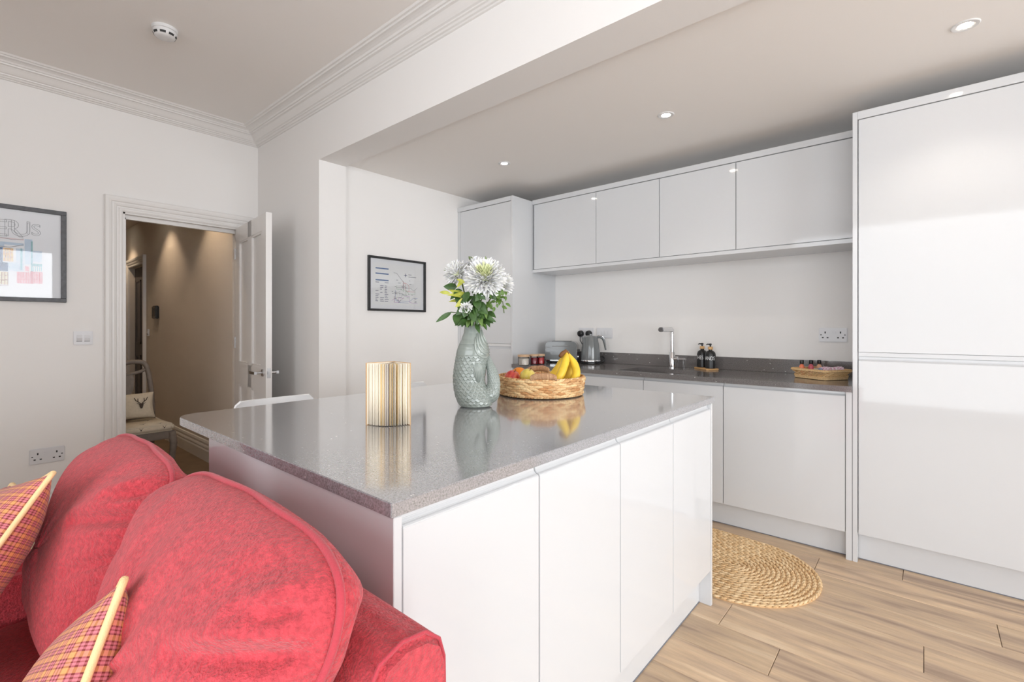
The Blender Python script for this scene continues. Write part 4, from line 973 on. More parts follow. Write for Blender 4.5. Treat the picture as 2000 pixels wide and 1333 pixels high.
def flower(name, label, px_, py_, w_, R_, nrm, n_pet, seed, green=True, wid=.0065, spread=1.95, group=None):
    c = P(px_, py_, w_); base = NECK + Vector((random.uniform(-.012, .012), random.uniform(-.012, .012), -.06))
    t = thing(name, label, 'flower', base, 0, group); n_ = (RV * nrm[0] + UPV * nrm[1] - WV * nrm[2]).normalized()
    o = build(bloom_mesh(R_, n_pet, spread, wid, seed, .10 if green else 0), 'petals', 'petal_white', t, smooth='all', fix=False, world=False); orient(o, c - base, n_)
    if green: o2 = build(bloom_mesh(R_ * .92, int(n_pet * .14), spread * .26, wid * .8, seed + 1, 0, 1, .02), 'centre', 'petal_green', t, smooth='all', fix=False, world=False); orient(o2, c - base, n_)
    k = build(MB().sphere((0, 0, 0), R_ * .38, 14, 8), 'calyx', 'petal_green', t, smooth='all', world=False); k.location = c - base
    e_ = c - base - n_ * R_ * .3; mid = e_ * .55 + Vector((0, 0, .01)) - n_ * .01
    build(MB().tube([Vector((0, 0, 0)), e_ * .3, mid, e_], .0028, 8), 'stem', 'stem_green', t, smooth='all', world=False)
flower('chrysanthemum', 'large white chrysanthemum with pale green heart, front of the bouquet', 948, 546, VW - .045, .086, (.0, .55, .80), 620, 21, True, .0050, 2.0)
flower('chrysanthemum', 'white chrysanthemum at the left of the bouquet', 893, 535, VW + .01, .058, (-.6, .5, .5), 260, 22, False, .0046, 2.0)
flower('chrysanthemum', 'white chrysanthemum half hidden at the right of the bouquet', 978, 556, VW + .03, .056, (.7, .3, .5), 260, 23, False, .0046, 2.0)
flower('chrysanthemum', 'white chrysanthemum peeping over the top of the bouquet', 930, 520, VW + .05, .044, (-.1, .9, .3), 180, 24, False, .0044, 1.9)
flower('carnation', 'small white carnation low at the front left of the bouquet', 909.5, 603, VW - .075, .030, (-.25, .35, .9), 110, 25, False, .0050, 1.9)
def leaf_to(m, a, b, w_, droop=.15, roll=0.0):
    a, b = Vector(a), Vector(b); d_ = b - a; ln = d_.length; d_ = d_ / ln
    s_ = d_.cross(Vector((-WV.x, -WV.y, .25))).normalized(); nn = s_.cross(d_)
    s_ = (s_ * math.cos(roll) + nn * math.sin(roll)); nn = s_.cross(d_); V = []
    for j in range(7):
        q = j / 6; ww = w_ * (math.sin(PI * q ** .8) ** .85 if 0 < q < 1 else .02); c_ = a + d_ * ln * q + nn * ln * droop * math.sin(PI * q) * .5
        V += [c_ - s_ * ww + nn * ww * .35, c_, c_ + s_ * ww + nn * ww * .35]
    Fc = []
    for j in range(6): b_ = j * 3; Fc += [(b_, b_ + 1, b_ + 4, b_ + 3), (b_ + 1, b_ + 2, b_ + 5, b_ + 4)]
    return m.add(V, Fc)
def sprig(label, mat, stem_px, leaves, dw=0.0):
    base = NECK + Vector((0, 0, -.05)) + RV * .012 * (1 if stem_px[-1][0] > 925 else -1)
    t = thing('leafy_stem', label, 'foliage', base, 0, 'foliage stems in the fish vase')
    pts = [base] + [P(x, y, VW + d_) for x, y, d_ in stem_px]
    build(MB().tube([q - base for q in pts], .0018, 6), 'stem', 'stem_green', t, smooth='all', world=False)
    for (x0, y0, d0, x1, y1, d1, w_, rl) in leaves:
        m = MB(); leaf_to(m, P(x0, y0, VW + d0) - base, P(x1, y1, VW + d1) - base, w_, .18, rl); build(m, 'leaf', mat, t, smooth='all', fix=False, world=False)
sprig('dark green stem with a long leaf reaching out to the left', 'leaf_dark', [(920, 630, -.02), (900, 612, -.04), (880, 610, -.05)],
      [(882, 610, -.05, 851, 630, -.06, .0095, .2), (900, 612, -.05, 890, 636, -.09, .020, -.3), (893, 560, -.03, 866, 560, -.04, .015, .5), (905, 618, -.05, 902, 640, -.08, .013, .3)])
sprig('yellow-green twisted leaves at the left of the bouquet', 'leaf_yellow', [(921, 625, -.03), (912, 585, -.05), (905, 574, -.06)],
      [(910, 574, -.06, 876, 566, -.07, .010, .7), (910, 583, -.06, 872, 577, -.08, .011, -.5), (880, 573, -.07, 858, 571, -.06, .007, .2), (913, 585, -.06, 889, 600, -.09, .014, .2), (903, 548, -.04, 892, 562, -.07, .008, .4), (908, 553, -.05, 892, 545, -.05, .007, .2), (909, 590, -.06, 876, 590, -.05, .009, -.4)])
rg = random.Random(40); lv = []
for k in range(58):
    x0, y0 = rg.uniform(902, 952), rg.uniform(566, 628); an = rg.uniform(.3, 2.8); l_ = rg.uniform(18, 28); dd = rg.uniform(-.075, .02)
    lv.append((x0, y0, dd, x0 + l_ * math.cos(an), min(648, y0 + l_ * math.sin(an)), dd - .02, rg.uniform(.009, .016), rg.uniform(-.6, .6)))
lv += [(930, 632, -.05, 937, 652, -.075, .009, 0), (941, 628, -.05, 951, 646, -.07, .008, .2), (946, 620, -.03, 957, 640, -.05, .010, .2), (936, 600, -.05, 932, 636, -.08, .014, 0), (925, 600, -.06, 930, 622, -.08, .012, .2)]
sprig('dense dark green foliage packed above the mouth of the vase', 'leaf_dark', [(930, 625, -.01), (934, 600, -.02), (936, 585, -.02)], lv)
lv = []
for k in range(34):
    x0, y0 = rg.uniform(950, 988), rg.uniform(566, 600); an = rg.uniform(-.3, 2.2); l_ = rg.uniform(7, 13); lv.append((x0, y0, -.05, x0 + l_ * math.cos(an), y0 + l_ * math.sin(an), -.06 + rg.uniform(-.02, .02), rg.uniform(.004, .0065), rg.uniform(-.5, .5)))
sprig('small-leaved green sprig trailing at the right of the bouquet', 'leaf_mid', [(938, 625, -.03), (955, 595, -.05), (972, 582, -.055), (982, 590, -.06), (984.5, 612, -.06)], lv + [(975, 585, -.06, 972, 566, -.065, .010, .2), (982, 578, -.06, 980, 566, -.06, .008, 0)])
sprig('thin grey-green sprig showing at the top of the bouquet', 'leaf_grey', [(930, 620, .02), (935, 560, .08), (948, 512, .07)],
      [(948, 516, .06, 943, 505, .05, .005, 0), (948, 514, .06, 957, 504, .05, .005, 0), (950, 511, .06, 948, 500, .05, .004, 0), (924, 510, .07, 915, 501, .05, .010, .4), (922, 512, .07, 917, 512, .05, .007, 0), (978, 530, .04, 982, 523, .04, .003, 0), (880, 530, .03, 868, 524, .02, .003, 0), (880, 532, .03, 866, 528, .02, .003, 0)])
sprig('mid green leaves tucked between the blooms and the vase', 'leaf_mid', [(925, 625, -.02), (918, 605, -.03)],
      [(921, 606, -.05, 934, 632, -.075, .010, .3), (946, 598, -.05, 950, 624, -.07, .009, .2), (938, 612, -.06, 942, 640, -.085, .010, -.2), (916, 618, -.05, 912, 641, -.07, .010, .2), (926, 610, -.07, 921, 640, -.085, .006, 0), (950, 590, -.04, 962, 606, -.05, .009, .3), (944, 630, -.05, 948, 640, -.07, .007, .3)])

# woven fruit basket ------------------------------------------------------------
bc = CV + (ray(1056, 740) * Vector((1, 1, 0))) * 2.212; bc.z = ZI
RB, HBk = .186, .082
t = thing('fruit_basket', 'round woven water-hyacinth basket of fruit on the island', 'basket', bc, math.atan2(RV.y, RV.x))
m = MB(); rk = random.Random(9); NS = 30; NR = 7
for j in range(NR):
    z = .014 + j * (HBk - .020) / (NR - 1)
    for i in range(NS):
        a0 = (i + (.5 if j % 2 else 0)) * 2 * PI / NS + rk.uniform(-.02, .02); de = 2 * PI / NS * rk.uniform(.80, .95); tl = rk.uniform(-.006, .006); R0 = RB + .012 * z / HBk
        m.tube([((R0 + .0055 * math.cos(q * PI / 2) - .003) * math.cos(a0 + de * q), (R0 + .0055 * math.cos(q * PI / 2) - .003) * math.sin(a0 + de * q), z + tl * q + .0015 * math.sin(q * 5 + i)) for q in (-1, -.55, 0, .55, 1)],
               [.0025, .0062, .0078 * rk.uniform(.8, 1.15), .0062, .0025], 6)
stuff(build(m, 'weave', 'hyacinth', t, smooth='all', world=False))
m = MB()
for z, R0, nn_ in ((.0082, RB + .004, 90), (HBk + .001, RB + .010, 84)):
    for i in range(nn_):
        a0 = i * 2 * PI / nn_; de = 2 * PI / nn_ * .8
        m.tube([((R0 + dr_) * math.cos(a0 + de * q), (R0 + dr_) * math.sin(a0 + de * q), z + dz_) for q, dr_, dz_ in ((-1, -.004, -.0025), (0, .002, 0), (1, -.003, .003))], [.0028, .0045, .0028], 5)
stuff(build(m, 'braided_edge', 'hyacinth', t, smooth='all', world=False))
build(MB().lathe([(1e-6, .003), (RB - .006, .003), (RB + .002, HBk - .004), (RB - .003, HBk - .002), (RB - .011, .009), (1e-6, .009)], 48), 'lining', 'straw_light', t, smooth=True, world=False)
for nm_, a0, mt in (('front', -PI / 2, 'twine'), ('back', PI / 2, 'twine')):
    m = MB(); n_ = 40; sp_ = .27
    for k in range(n_):
        a = a0 + sp_ * (2 * k / (n_ - 1) - 1); q = abs(2 * k / (n_ - 1) - 1); zc_ = HBk + .018 - .010 * q ** 4
        c_ = Vector(((RB + .010) * math.cos(a), (RB + .010) * math.sin(a), zc_)); rad_ = Vector((math.cos(a), math.sin(a), 0)); tan_ = Vector((-math.sin(a), math.cos(a), 0))
        m.tube([c_ + (rad_ * math.cos(w_) * .010 + UPV * math.sin(w_) * .0125) + tan_ * .0012 * w_ / PI for w_ in [i * 2 * PI / 12 for i in range(12)]], .0017, 5, closed=True)
    hd = stuff(build(m, 'handle', mt, t, smooth='all', world=False))
    build(MB().tube([((RB + .010) * math.cos(a0 + sp_ * q), (RB + .010) * math.sin(a0 + sp_ * q), HBk + .018 - .010 * abs(q) ** 4) for q in [i / 6 - 1 for i in range(13)]], .009, 8), 'handle_core', 'straw_light', t, smooth='all', world=False)
def fruit(name, label, cat, px_, py_, w_, R_, mat, kind, grp=None):
    c = P(px_, py_, w_); t = thing(name, label, cat, c, random.uniform(0, 6), grp)
    if kind == 'apple':
        pr = []
        for k in range(25):
            a = PI * k / 24; r = R_ * math.sin(a) * (1 + .10 * math.cos(a)); z = -R_ * .92 * math.cos(a)
            if k > 20: z -= R_ * .30 * ((k - 20) / 4) ** 1.5
            if k < 3: z += R_ * .14 * ((3 - k) / 3)
            pr.append((max(r, 1e-6), z))
        build(MB().lathe(pr, 32), 'flesh', mat, t, smooth='all', world=False); t.rotation_euler = (.25, .2, 1.0)
        build(MB().tube([(0, 0, R_ * .52), (.002, 0, R_ * .8), (.006, .002, R_ * 1.05)], [.0012, .0014, .0022], 6), 'stalk', 'apple_stem', t, smooth='all', world=False)
    else:
        build(MB().sphere((0, 0, 0), R_, 32, 20, (1, 1, .96)), 'peel', mat, t, smooth='all', world=False)
        build(MB().lathe([(.0045, R_ * .945), (.003, R_ * .975), (1e-6, R_ * .97)], 10), 'navel', 'apple_stem', t, world=False)
fruit('red_apple', 'red apple at the left side of the fruit basket', 'apple', 1001, 737.5, 2.165, .036, 'apple_red', 'apple')
fruit('yellow_apple', 'yellow apple beside the front handle of the fruit basket', 'apple', 1031, 734.5, 2.115, .035, 'apple_yellow', 'apple')
fruit('orange', 'orange behind the red apple in the fruit basket', 'orange', 1014, 732.5, 2.245, .037, 'orange_skin', 'orange', 'oranges in the fruit basket')
fruit('orange', 'orange low at the far left of the fruit basket', 'orange', 995, 745.5, 2.255, .034, 'orange_skin', 'orange', 'oranges in the fruit basket')
fruit('orange', 'orange between the two rope handles of the fruit basket', 'orange', 1052, 742.5, 2.22, .036, 'orange_skin', 'orange', 'oranges in the fruit basket')
tp = P(1105, 690, 2.20)
t = thing('banana_bunch', 'bunch of yellow bananas standing up in the fruit basket', 'bananas', P(1106, 745, 2.2))
tb = P(1106, 745, 2.2)
def spline(pts, n=18):
    pts = [Vector(q) for q in pts]; out = []
    for i in range(len(pts) - 1):
        a, b_, c2, d2 = pts[max(i - 1, 0)], pts[i], pts[i + 1], pts[min(i + 2, len(pts) - 1)]
        for k in range(n): f = k / n; out.append(.5 * ((2 * b_) + (c2 - a) * f + (2 * a - 5 * b_ + 4 * c2 - d2) * f * f + (3 * b_ - a - 3 * c2 + d2) * f ** 3))
    return out + [pts[-1]]
for k, pl_ in enumerate(([(1107, 688, 2.20), (1106.5, 697, 2.185), (1103, 712, 2.16), (1096, 731, 2.14), (1084, 751, 2.13)],
                         [(1109, 688, 2.205), (1114, 698, 2.20), (1122, 712, 2.19), (1126, 728, 2.17), (1121, 745, 2.15), (1110, 757, 2.13)],
                         [(1106, 689, 2.21), (1101, 700, 2.22), (1094, 714, 2.225), (1084, 728, 2.22), (1074, 741, 2.20)],
                         [(1108, 689, 2.215), (1111, 702, 2.235), (1113, 718, 2.25), (1110, 734, 2.25), (1102, 748, 2.24)])):
    sp_ = spline([P(*q) for q in pl_], 8); n_ = len(sp_)
    rad = [(.0055 if f < .10 else .0055 + (.0185 - .0055) * min(1, (f - .10) / .30) ** .8) * (1 - .75 * max(0, (f - .84) / .16) ** 2) for f in [i / (n_ - 1) for i in range(n_)]]
    bn = build(MB().tube([q - tb for q in sp_], rad, 9), 'banana', 'banana_skin', t, smooth='all', world=False)
    build(MB().tube([sp_[-1] - tb, sp_[-1] - tb + (sp_[-1] - sp_[-2]).normalized() * .008], [.0046, .003], 7), 'tip', 'banana_tip', bn, world=False)
st = [P(1110, 692, 2.20), P(1105, 686.5, 2.20), P(1098, 691, 2.19), P(1094, 697, 2.18)]
build(MB().tube([q - tb for q in st], [.008, .0095, .010, .008], 10), 'crown', 'banana_tip', t, smooth='all', world=False)

# ================================================================== SEATING
# white counter stools tucked under the island overhang
def stool(label, yc):
    t = thing('counter_stool', label, 'stool', (-2.11, yc, 0), 0, 'white counter stools')
    hw = .184
    def shell(u, v):                          # u across (-1..1), v from the seat front up to the top of the back
        s_ = 2 * u - 1; x0 = .20; 
        if v < .55:
            q = v / .55; x = .20 - .36 * q; z = .640 + .012 * (1 - q) - .012 * math.sin(PI * q); w_ = hw * (.90 + .10 * q)
        else:
            q = (v - .55) / .45; x = -.16 - .045 * math.sin(q * PI / 2); z = .640 + .250 * q ** 1.25; w_ = hw
            if q > .80: w_ = hw - .030 * (1 - math.sqrt(max(0, 1 - ((q - .80) / .20) ** 2)))
        return Vector((x + .030 * s_ * s_ * (1 if v > .55 else v / .55), s_ * w_, z + .012 * s_ * s_ * (1 - v) - .004 * s_ * s_ * max(0, v - .5)))
    NU_, NV_ = 25, 45; V1 = [shell(i / (NU_ - 1), j / (NV_ - 1)) for j in range(NV_) for i in range(NU_)]; m = MB(); V2 = []
    for j in range(NV_):
        for i in range(NU_):
            a = V1[j * NU_ + min(i + 1, NU_ - 1)] - V1[j * NU_ + max(i - 1, 0)]; b_ = V1[min(j + 1, NV_ - 1) * NU_ + i] - V1[max(j - 1, 0) * NU_ + i]; n_ = a.cross(b_); n_.normalize(); V2.append(V1[j * NU_ + i] - n_ * .010)
    m.v = [tuple(q) for q in V1 + V2]; o_ = len(V1)
    for j in range(NV_ - 1):
        for i in range(NU_ - 1):
            a = j * NU_ + i; m.f += [(a, a + 1, a + NU_ + 1, a + NU_), (o_ + a + NU_, o_ + a + NU_ + 1, o_ + a + 1, o_ + a)]
    edge = [i for i in range(NU_)] + [j * NU_ + NU_ - 1 for j in range(1, NV_)] + [(NV_ - 1) * NU_ + i for i in range(NU_ - 2, -1, -1)] + [j * NU_ for j in range(NV_ - 2, 0, -1)]
    for k in range(len(edge)): a, b_ = edge[k], edge[(k + 1) % len(edge)]; m.f.append((b_, a, o_ + a, o_ + b_))
    build(m, 'seat_shell', 'shell_white', t, smooth=True, world=False)
    for sx in (-1, 1):
        for sy in (-1, 1): build(MB().tube([(sx * .11, sy * .11, .628), (sx * .19, sy * .18, .0)], [.013, .010], 12), 'leg', 'shell_white', t, smooth=True, world=False)
    q = .26
    fx_, fy_ = .19 - .08 * q / .628, .18 - .07 * q / .628
    build(MB().tube([(fx_, fy_, q), (-fx_, fy_, q), (-fx_, -fy_, q), (fx_, -fy_, q)], .008, 10, closed=True), 'footrest', 'chrome', t, smooth=True, world=False)
    build(MB().box((-.13, -.13, .618), (.13, .13, .630)), 'seat_frame', 'shell_white', t, world=False)
stool('white moulded stool at the island nearest the open door', .972)
stool('white moulded stool at the island half hidden behind the book', 1.682)

# red sofa ------------------------------------------------------------------
sofa = thing('sofa', 'red chenille two-seat sofa backing onto the island', 'sofa', (-1.22, .02, 0))
SX_R, SX_L, SB, SFy = -.522, -1.925, .470, -.43
def soft_box(name, a, b, r, mat, parent, seg=4): return build(MB().box(a, b), name, mat, parent, smooth='all', bevel=r, seg=seg)
soft_box('base', (SX_L + .02, SFy + .04, .10), (SX_R - .02, SB - .01, .34), .02, 'red_fabric', sofa)
# back frame: slightly raked, top rounded
bk = [(.30, .30), (.325, .70), (.335, .755), (.355, .785), (.39, .797), (.43, .792), (.458, .772), (.468, .74), (.47, .30)]
m = MB().prism(bk, SX_L, SX_R, 'x'); build(m, 'back', 'red_fabric', sofa, smooth=True, bevel=.011, seg=3)
build(MB().tube([(SX_R - .010, .3255, .70), (SX_R - .010, .335, .752), (SX_R - .010, .355, .784), (SX_R - .010, .39, .7965), (SX_R - .010, .43, .7915), (SX_R - .010, .455, .770), (SX_R - .010, .464, .74), (SX_R - .010, .4665, .60), (SX_R - .010, .4665, .34)], .0030, 6), 'seam', 'red_piping', sofa, smooth='all')
for x0, x1 in ((SX_R - .135, SX_R), (SX_L, SX_L + .135)):
    am = [(SFy, .10), (SFy, .52), (SFy + .02, .565), (SFy + .06, .58), (.30, .60), (.30, .10)]
    build(MB().prism(am, x0, x1, 'x'), 'arm', 'red_fabric', sofa, smooth=True, bevel=.022, seg=4)
for x0, x1 in ((-1.222, SX_R - .137), (SX_L + .137, -1.226)): soft_box('seat_cushion', (x0, SFy + .02, .342), (x1, .29, .465), .035, 'red_fabric', sofa)
for x in (SX_R - .08, SX_L + .08):
    for y in (SFy + .10, SB - .08): build(MB().lathe([(.018, 0), (.026, .102)], 14, (x, y, 0)), 'foot', 'black_plastic', sofa)

def cushion(name, parent, mat, pipe, W_, H_, T0, Bf, Bb, arch, loc, rx, rz, seed, taper=0.0, power=6.5, mesh_noise=1.0):
    """boxed back cushion: front (-y) and back (+y) panels, gusset T0 thick, piping along both edges"""
    rn = random.Random(seed); ph = [rn.uniform(0, 6) for _ in range(8)]
    def outline(a):                           # rounded rectangle with a bowed top
        c_, s_ = math.cos(a), math.sin(a); k = (abs(c_) ** power + abs(s_) ** power) ** (-1 / power); x, z = c_ * k, s_ * k
        zz = z * H_ / 2 + (arch * (1 - x * x) if z > 0 else 0) * max(0, z); return x * W_ / 2 * (1 - (taper if x > 0 else -.06 * (taper > 0)) * min(1, (1 - z) * .62)), zz
    N, Rr = 240, 60; m = MB()
    def panel(sgn, bulge):
        base = len(m.v)
        for j in range(Rr + 1):
            f = j / Rr
            for i in range(N):
                a = 2 * PI * i / N; x, z = outline(a); h = bulge * (1 - f ** 2.6) ** .62
                wr = mesh_noise * (.0045 * math.sin(9 * a + ph[0]) * f ** 3 * (1 - f) * 6 + .006 * math.sin(4 * x / W_ * 5 + ph[1]) * math.sin(3 * z / H_ * 4 + ph[2]) * (1 - f))
                for ca in (PI / 4, 3 * PI / 4):            # gathers radiating from the top corners
                    da = math.atan2(math.sin(a - ca), math.cos(a - ca))
                    wr += mesh_noise * .017 * math.exp(-(da / .30) ** 2) * math.sin(da * 19 + ph[3]) * f ** 5 * (1 - f ** 10) * 1.6
                if sgn < 0:
                    for (ax_, az_, bx_, bz_, dp_, wd_) in ((.47, .42, .33, .36, .030, .010), (.45, .30, .22, .20, .030, .012), (.45, .12, .30, .02, .018, .011), (.43, .46, .38, .36, .018, .009)):
                        pa = Vector((ax_ * W_, az_ * H_)); pb = Vector((bx_ * W_, bz_ * H_)); q_ = Vector((x * f, z * f)); ab = pb - pa; tt = max(0, min(1, (q_ - pa).dot(ab) / ab.dot(ab))); dd_ = (q_ - pa - ab * tt).length
                        if dd_ < .05: wr += (-dp_ * math.exp(-(dd_ / wd_) ** 2) + .35 * dp_ * math.exp(-((dd_ - 2.2 * wd_) / wd_) ** 2)) * (1 - .75 * tt) * min(1, (1 - f) * 9)
                m.v.append((x * f, sgn * (T0 / 2 + h + wr), z * f))
        for j in range(1, Rr):
            for i in range(N):
                k = (i + 1) % N; q = (base + j * N + i, base + j * N + k, base + (j + 1) * N + k, base + (j + 1) * N + i); m.f.append(q if sgn > 0 else q[::-1])
        m.v.append((0, sgn * (T0 / 2 + bulge), 0)); c0 = len(m.v) - 1
        for i in range(N): k = (i + 1) % N; q = (c0, base + N + i, base + N + k); m.f.append(q if sgn > 0 else q[::-1])
        return base + Rr * N
    e0, e1_ = panel(-1, Bf), panel(1, Bb)
    for i in range(N): k = (i + 1) % N; m.f.append((e0 + i, e0 + k, e1_ + k, e1_ + i))
    o = build(m, name, mat, parent, smooth='all', world=False, fix=True); me = o.data
    bm = bmesh.new(); bm.from_mesh(me); bmesh.ops.delete(bm, geom=[v for v in bm.verts if not v.link_faces], context='VERTS'); bm.to_mesh(me); bm.free()
    pl_ = Vector(parent.location) if parent else Vector((0, 0, 0)); o.location = Vector(loc) - pl_; o.rotation_euler = (rx, 0, rz)
    for sgn in (-1,):
        pts = []
        for i in range(N): x, z = outline(2 * PI * i / N); pts.append((x * 1.006, sgn * (T0 / 2 + .001) + mesh_noise * .003 * math.sin(11 * 2 * PI * i / N + ph[5]), z * 1.006))
        build(MB().tube(pts, .0055, 8, closed=True), 'piping', pipe, o, smooth='all', world=False)
    return o
cushion('back_cushion', sofa, 'red_fabric', 'red_piping', .705, .46, .020, .130, .055, .024, (-.862, .262, .690), math.radians(-17), math.radians(0), 1, .36)
cushion('back_cushion', sofa, 'red_fabric', 'red_piping', .64, .46, .020, .130, .055, .024, (-1.540, .255, .672), math.radians(-17), math.radians(0), 2)

def pillow(label, corner, W_, T_, rx, rz, ry, seed):
    """square scatter pillow with pulled corners and cream cord; its top right corner is put at `corner`"""
    n = 44; m = MB(); uvs = []
    def pt(u, v, sgn):
        a, b_ = 2 * u - 1, 2 * v - 1; pin = .045
        x = a * W_ / 2 * (1 - pin * 2.2 * (1 - b_ * b_) * abs(a) ** 1.5); z = b_ * W_ / 2 * (1 - pin * 2.2 * (1 - a * a) * abs(b_) ** 1.5)
        return (x, sgn * T_ / 2 * ((1 - abs(a) ** 2.4) * (1 - abs(b_) ** 2.4)) ** .55, z)
    for sgn in (-1, 1):
        base = len(m.v)
        for j in range(n):
            for i in range(n): m.v.append(pt(i / (n - 1), j / (n - 1), sgn)); uvs.append((i / (n - 1), j / (n - 1)))
        for j in range(n - 1):
            for i in range(n - 1):
                a = base + j * n + i; q = (a, a + 1, a + n + 1, a + n); m.f.append(q if sgn < 0 else q[::-1])
    t = thing('scatter_pillow', label, 'cushion', (0, 0, 0), 0, 'plaid scatter pillows')
    o = build(m, 'cover', 'plaid_rust', t, smooth='all', world=False, uvs=uvs, fix=False)
    ed = [(i / (n - 1), 0) for i in range(n)] + [(1, j / (n - 1)) for j in range(1, n)] + [(i / (n - 1), 1) for i in range(n - 2, -1, -1)] + [(0, j / (n - 1)) for j in range(n - 2, 0, -1)]
    build(MB().tube([pt(u, v, 0) for u, v in ed], .0055, 8, closed=True), 'cord', 'cream_cord', t, smooth='all', world=False)
    t.rotation_euler = (rx, ry, rz); Mx = t.rotation_euler.to_matrix(); t.location = Vector(corner) - Mx @ Vector(pt(1, 1, 0)); return t
pillow('plaid pillow with cream cord against the near back cushion', P(243, 1132, .68), .40, .15, math.radians(-22), math.radians(-4), math.radians(-30), 3)
pillow('plaid pillow with cream cord at the far end of the sofa', P(104, 924, 1.02), .40, .15, math.radians(-34), math.radians(6), math.radians(-14), 4)

# ------------------------------------------------------------------ hall chair
fc = atz(344, 826, .445); 
t = thing('hall_chair', 'grey painted chair with splat back and stag-print seat in the hall', 'chair', (fc.x - .23, fc.y - .25, HF))
zs = .415
build(MB().prism([(-.21, -.20), (.215, -.245), (.235, -.225), (.235, .225), (.215, .245), (-.21, .20)], zs, zs + .058, 'z'), 'seat_pad', 'stag_fabric', t, bevel=.018, seg=4, smooth='all', world=False)
build(MB().prism([(-.215, -.205), (.225, -.245), (.225, .245), (-.215, .205)], zs - .062, zs, 'z'), 'apron', 'hall_chair_paint', t, bevel=.004, world=False)
for sy in (-1, 1):
    build(MB().tube([(.215, sy * .225, zs - .01), (.226, sy * .234, zs - .10), (.214, sy * .226, zs - .22), (.205, sy * .218, .09), (.220, sy * .228, .02), (.226, sy * .230, 0)], [.026, .027, .021, .016, .018, .021], 12), 'leg', 'hall_chair_paint', t, smooth='all', world=False)
    build(MB().tube([(-.205, sy * .185, zs), (-.22, sy * .185, .2), (-.255, sy * .185, 0)], [.021, .019, .016], 10), 'leg', 'hall_chair_paint', t, smooth='all', world=False)
    build(MB().tube(spline([(-.205, sy * .190, zs - .03), (-.215, sy * .188, .60), (-.250, sy * .180, .78), (-.285, sy * .165, .90), (-.293, sy * .135, .945), (-.297, sy * .06, .952), (-.297, 0, .940)], 8), .0195, 10), 'back_stile', 'hall_chair_paint', t, smooth='all', world=False)
build(MB().tube(spline([(-.285, -.155, .885), (-.285, -.10, .862), (-.283, 0, .845), (-.285, .10, .862), (-.285, .155, .885)], 8), [.014] * 33, 10), 'top_rail', 'hall_chair_paint', t, smooth='all', world=False)
sp_o = [(-.035, .46), (-.055, .56), (-.030, .64), (-.060, .72), (-.075, .80), (-.060, .86), (.060, .86), (.075, .80), (.060, .72), (.030, .64), (.055, .56), (.035, .46)]
m = MB(); V = [(-.214 - .070 * ((z - .46) / .4) ** 1.3 + dx, y, z) for dx in (-.008, .008) for y, z in sp_o]; n = len(sp_o)
m.add(V, [tuple(range(n - 1, -1, -1)), tuple(range(n, 2 * n))] + [(i, (i + 1) % n, n + (i + 1) % n, n + i) for i in range(n)]); build(m, 'splat', 'hall_chair_paint', t, world=False)
build(MB().tube([(-.21, -.19, .47), (-.21, .19, .47)], .012, 8), 'back_rail', 'hall_chair_paint', t, smooth='all', world=False)
def stag(m, c, ax, up, s_):
    """small stag-head silhouette made of flat shapes lying on a cloth surface"""
    c, ax, up = Vector(c), Vector(ax), Vector(up)
    f = lambda a, b_: tuple(c + ax * a * s_ + up * b_ * s_)
    for poly in ([(-.30, .10), (.30, .10), (.22, -.30), (.10, -.62), (-.10, -.62), (-.22, -.30)], [(-.30, .10), (-.62, .22), (-.30, -.02)], [(.30, .10), (.62, .22), (.30, -.02)],
                 [(-.16, .10), (-.70, .55), (-.62, .62), (-.04, .14)], [(.16, .10), (.70, .55), (.62, .62), (.04, .14)], [(-.70, .55), (-.85, .95), (-.76, .97), (-.60, .60)], [(.70, .55), (.85, .95), (.76, .97), (.60, .60)], [(-.45, .40), (-.42, .85), (-.34, .85), (-.34, .36)], [(.45, .40), (.42, .85), (.34, .85), (.34, .36)]):
        m.add([f(*q) for q in poly], [tuple(range(len(poly)))])
m = MB()
for x, y in ((.10, -.13), (.10, .06), (.15, .16), (-.05, .12), (-.08, -.06)): stag(m, (x, y, zs + .0586), (0, 1, 0), (-1, 0, 0), .024)
for y in (-.14, .02, .17): stag(m, (.2355, y, zs + .036), (0, 1, 0), (0, 0, 1), .015)
stuff(build(m, 'stag_print', 'stag_dark', t, fix=False, world=False))
ht = t
t2 = thing('stag_cushion', 'small cream cushion with stag-head print on the hall chair', 'cushion', Vector(ht.location) + Vector((-.125, .0, zs + .064)))
m = MB(); NN = 28
def cpt(u, v, sgn):
    a, b_ = 2 * u - 1, 2 * v - 1; y = a * .185 * (1 - .07 * (1 - b_ * b_)); z = .115 + b_ * .105 * (1 - .07 * (1 - a * a)); return (sgn * .048 * ((1 - a ** 4) * (1 - b_ ** 4)) ** .6 - .28 * (z - .1), y, z)
for sgn in (-1, 1): m.grid(lambda u, v: cpt(u, v, sgn), NN, NN)
build(m, 'cover', 'stag_fabric', t2, smooth='all', world=False)
m = MB(); stag(m, (.054 - .28 * .03, .085, .135), (0, 1, 0), (-.27, 0, 1), .055); stag(m, (.050 + .28 * .02, -.09, .085), (0, 1, 0), (-.27, 0, 1), .045)
stuff(build(m, 'stag_print', 'stag_dark', t2, fix=False, world=False))
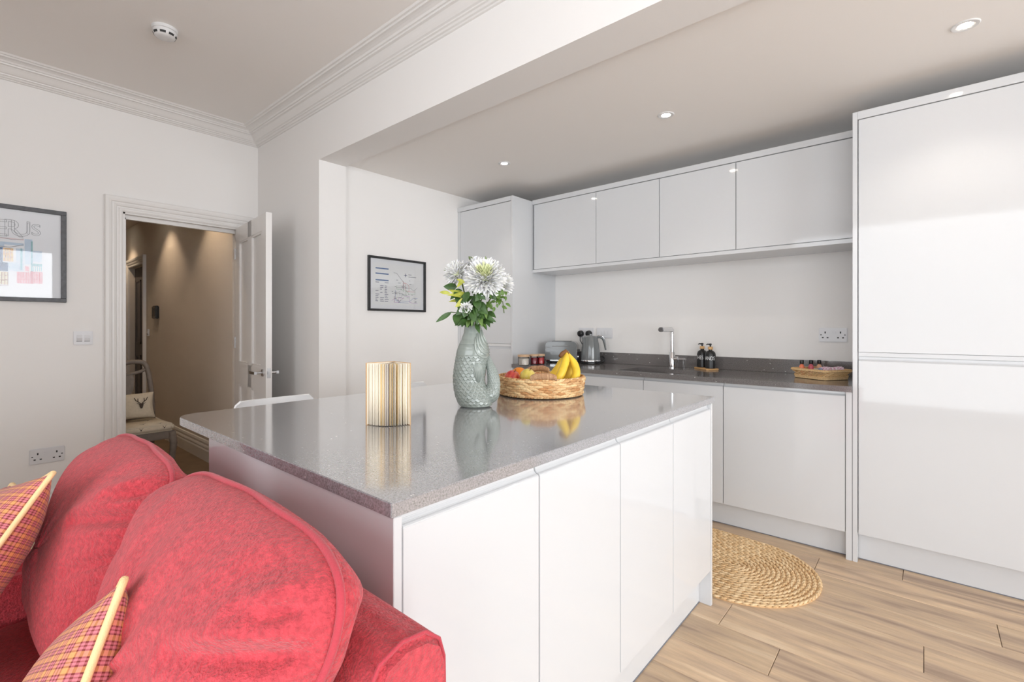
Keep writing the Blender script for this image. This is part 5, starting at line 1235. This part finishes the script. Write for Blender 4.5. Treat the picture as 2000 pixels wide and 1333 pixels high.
# hall wall fittings
p = aty(307.5, 610.5, YH)
t = thing('thermostat', 'black wall-mounted thermostat in the hall', 'thermostat', (p.x, YH, p.z))
build(MB().box((-.085, -.038, -.075), (.085, -.001, .075)), 'case', 'thermo', t, bevel=.008, seg=2, world=False)
build(MB().box((-.05, -.0392, -.045), (.05, -.0378, .045)), 'screen', 'black_plastic', t, world=False)
p = aty(290, 650, YH); wall_plate('light_switch', 'pale light switch on the hall wall beside the far door', 'switch', (p.x, YH, p.z), 0, .086, .086, 'switch2')

# ------------------------------------------------------------------ jute rug
RC, RL, RWd = Vector((-1.05, 2.615, 0)), .33, .372
rug = thing('jute_rug', 'oval braided jute rug on the wooden floor beside the island', 'rug', RC, math.radians(-4))
m = MB(); rj = random.Random(4); sp_r = .0215; NRG = int(RWd / sp_r)
for j in range(NRG):
    r = sp_r * (j + .5); per = 2 * PI * r + 4 * RL; nb = max(10, int(per / .030)); th_ = .0062
    for i in range(nb):
        def at_s(s_):
            s_ = s_ % per
            if s_ < 2 * RL: return Vector((-RL + s_, -r, 0)), Vector((0, -1, 0))
            s_ -= 2 * RL
            if s_ < PI * r: a = -PI / 2 + s_ / r; return Vector((RL + r * math.cos(a), r * math.sin(a), 0)), Vector((math.cos(a), math.sin(a), 0))
            s_ -= PI * r
            if s_ < 2 * RL: return Vector((RL - s_, r, 0)), Vector((0, 1, 0))
            s_ -= 2 * RL; a = PI / 2 + s_ / r; return Vector((-RL + r * math.cos(a), r * math.sin(a), 0)), Vector((math.cos(a), math.sin(a), 0))
        for sd in (-1, 1):                       # two interlaced strands per braid
            s0 = (i + (.25 if sd > 0 else -.25)) * per / nb; pts = []
            for q in (-1, -.4, .4, 1):
                c_, n_ = at_s(s0 + q * per / nb * .62); pts.append(c_ + n_ * sd * q * -.0055 + n_ * sd * .0015 + Vector((0, 0, .0058 + .0016 * math.cos(q * 1.5))))
            m.tube(pts, [.0030, .0058, .0058, .0030], 5)
stuff(build(m, 'braid', 'jute', rug, smooth='all', world=False))
build(MB().add([], []).prism([((RL * (1 if abs(a) < PI / 2 else -1)) + (RWd - .010) * math.cos(a), (RWd - .010) * math.sin(a)) for a in [-PI + .0001 + 2 * PI * k / 64 for k in range(64)]], .0006, .0042, 'z'), 'backing', 'straw_light', rug, world=False)
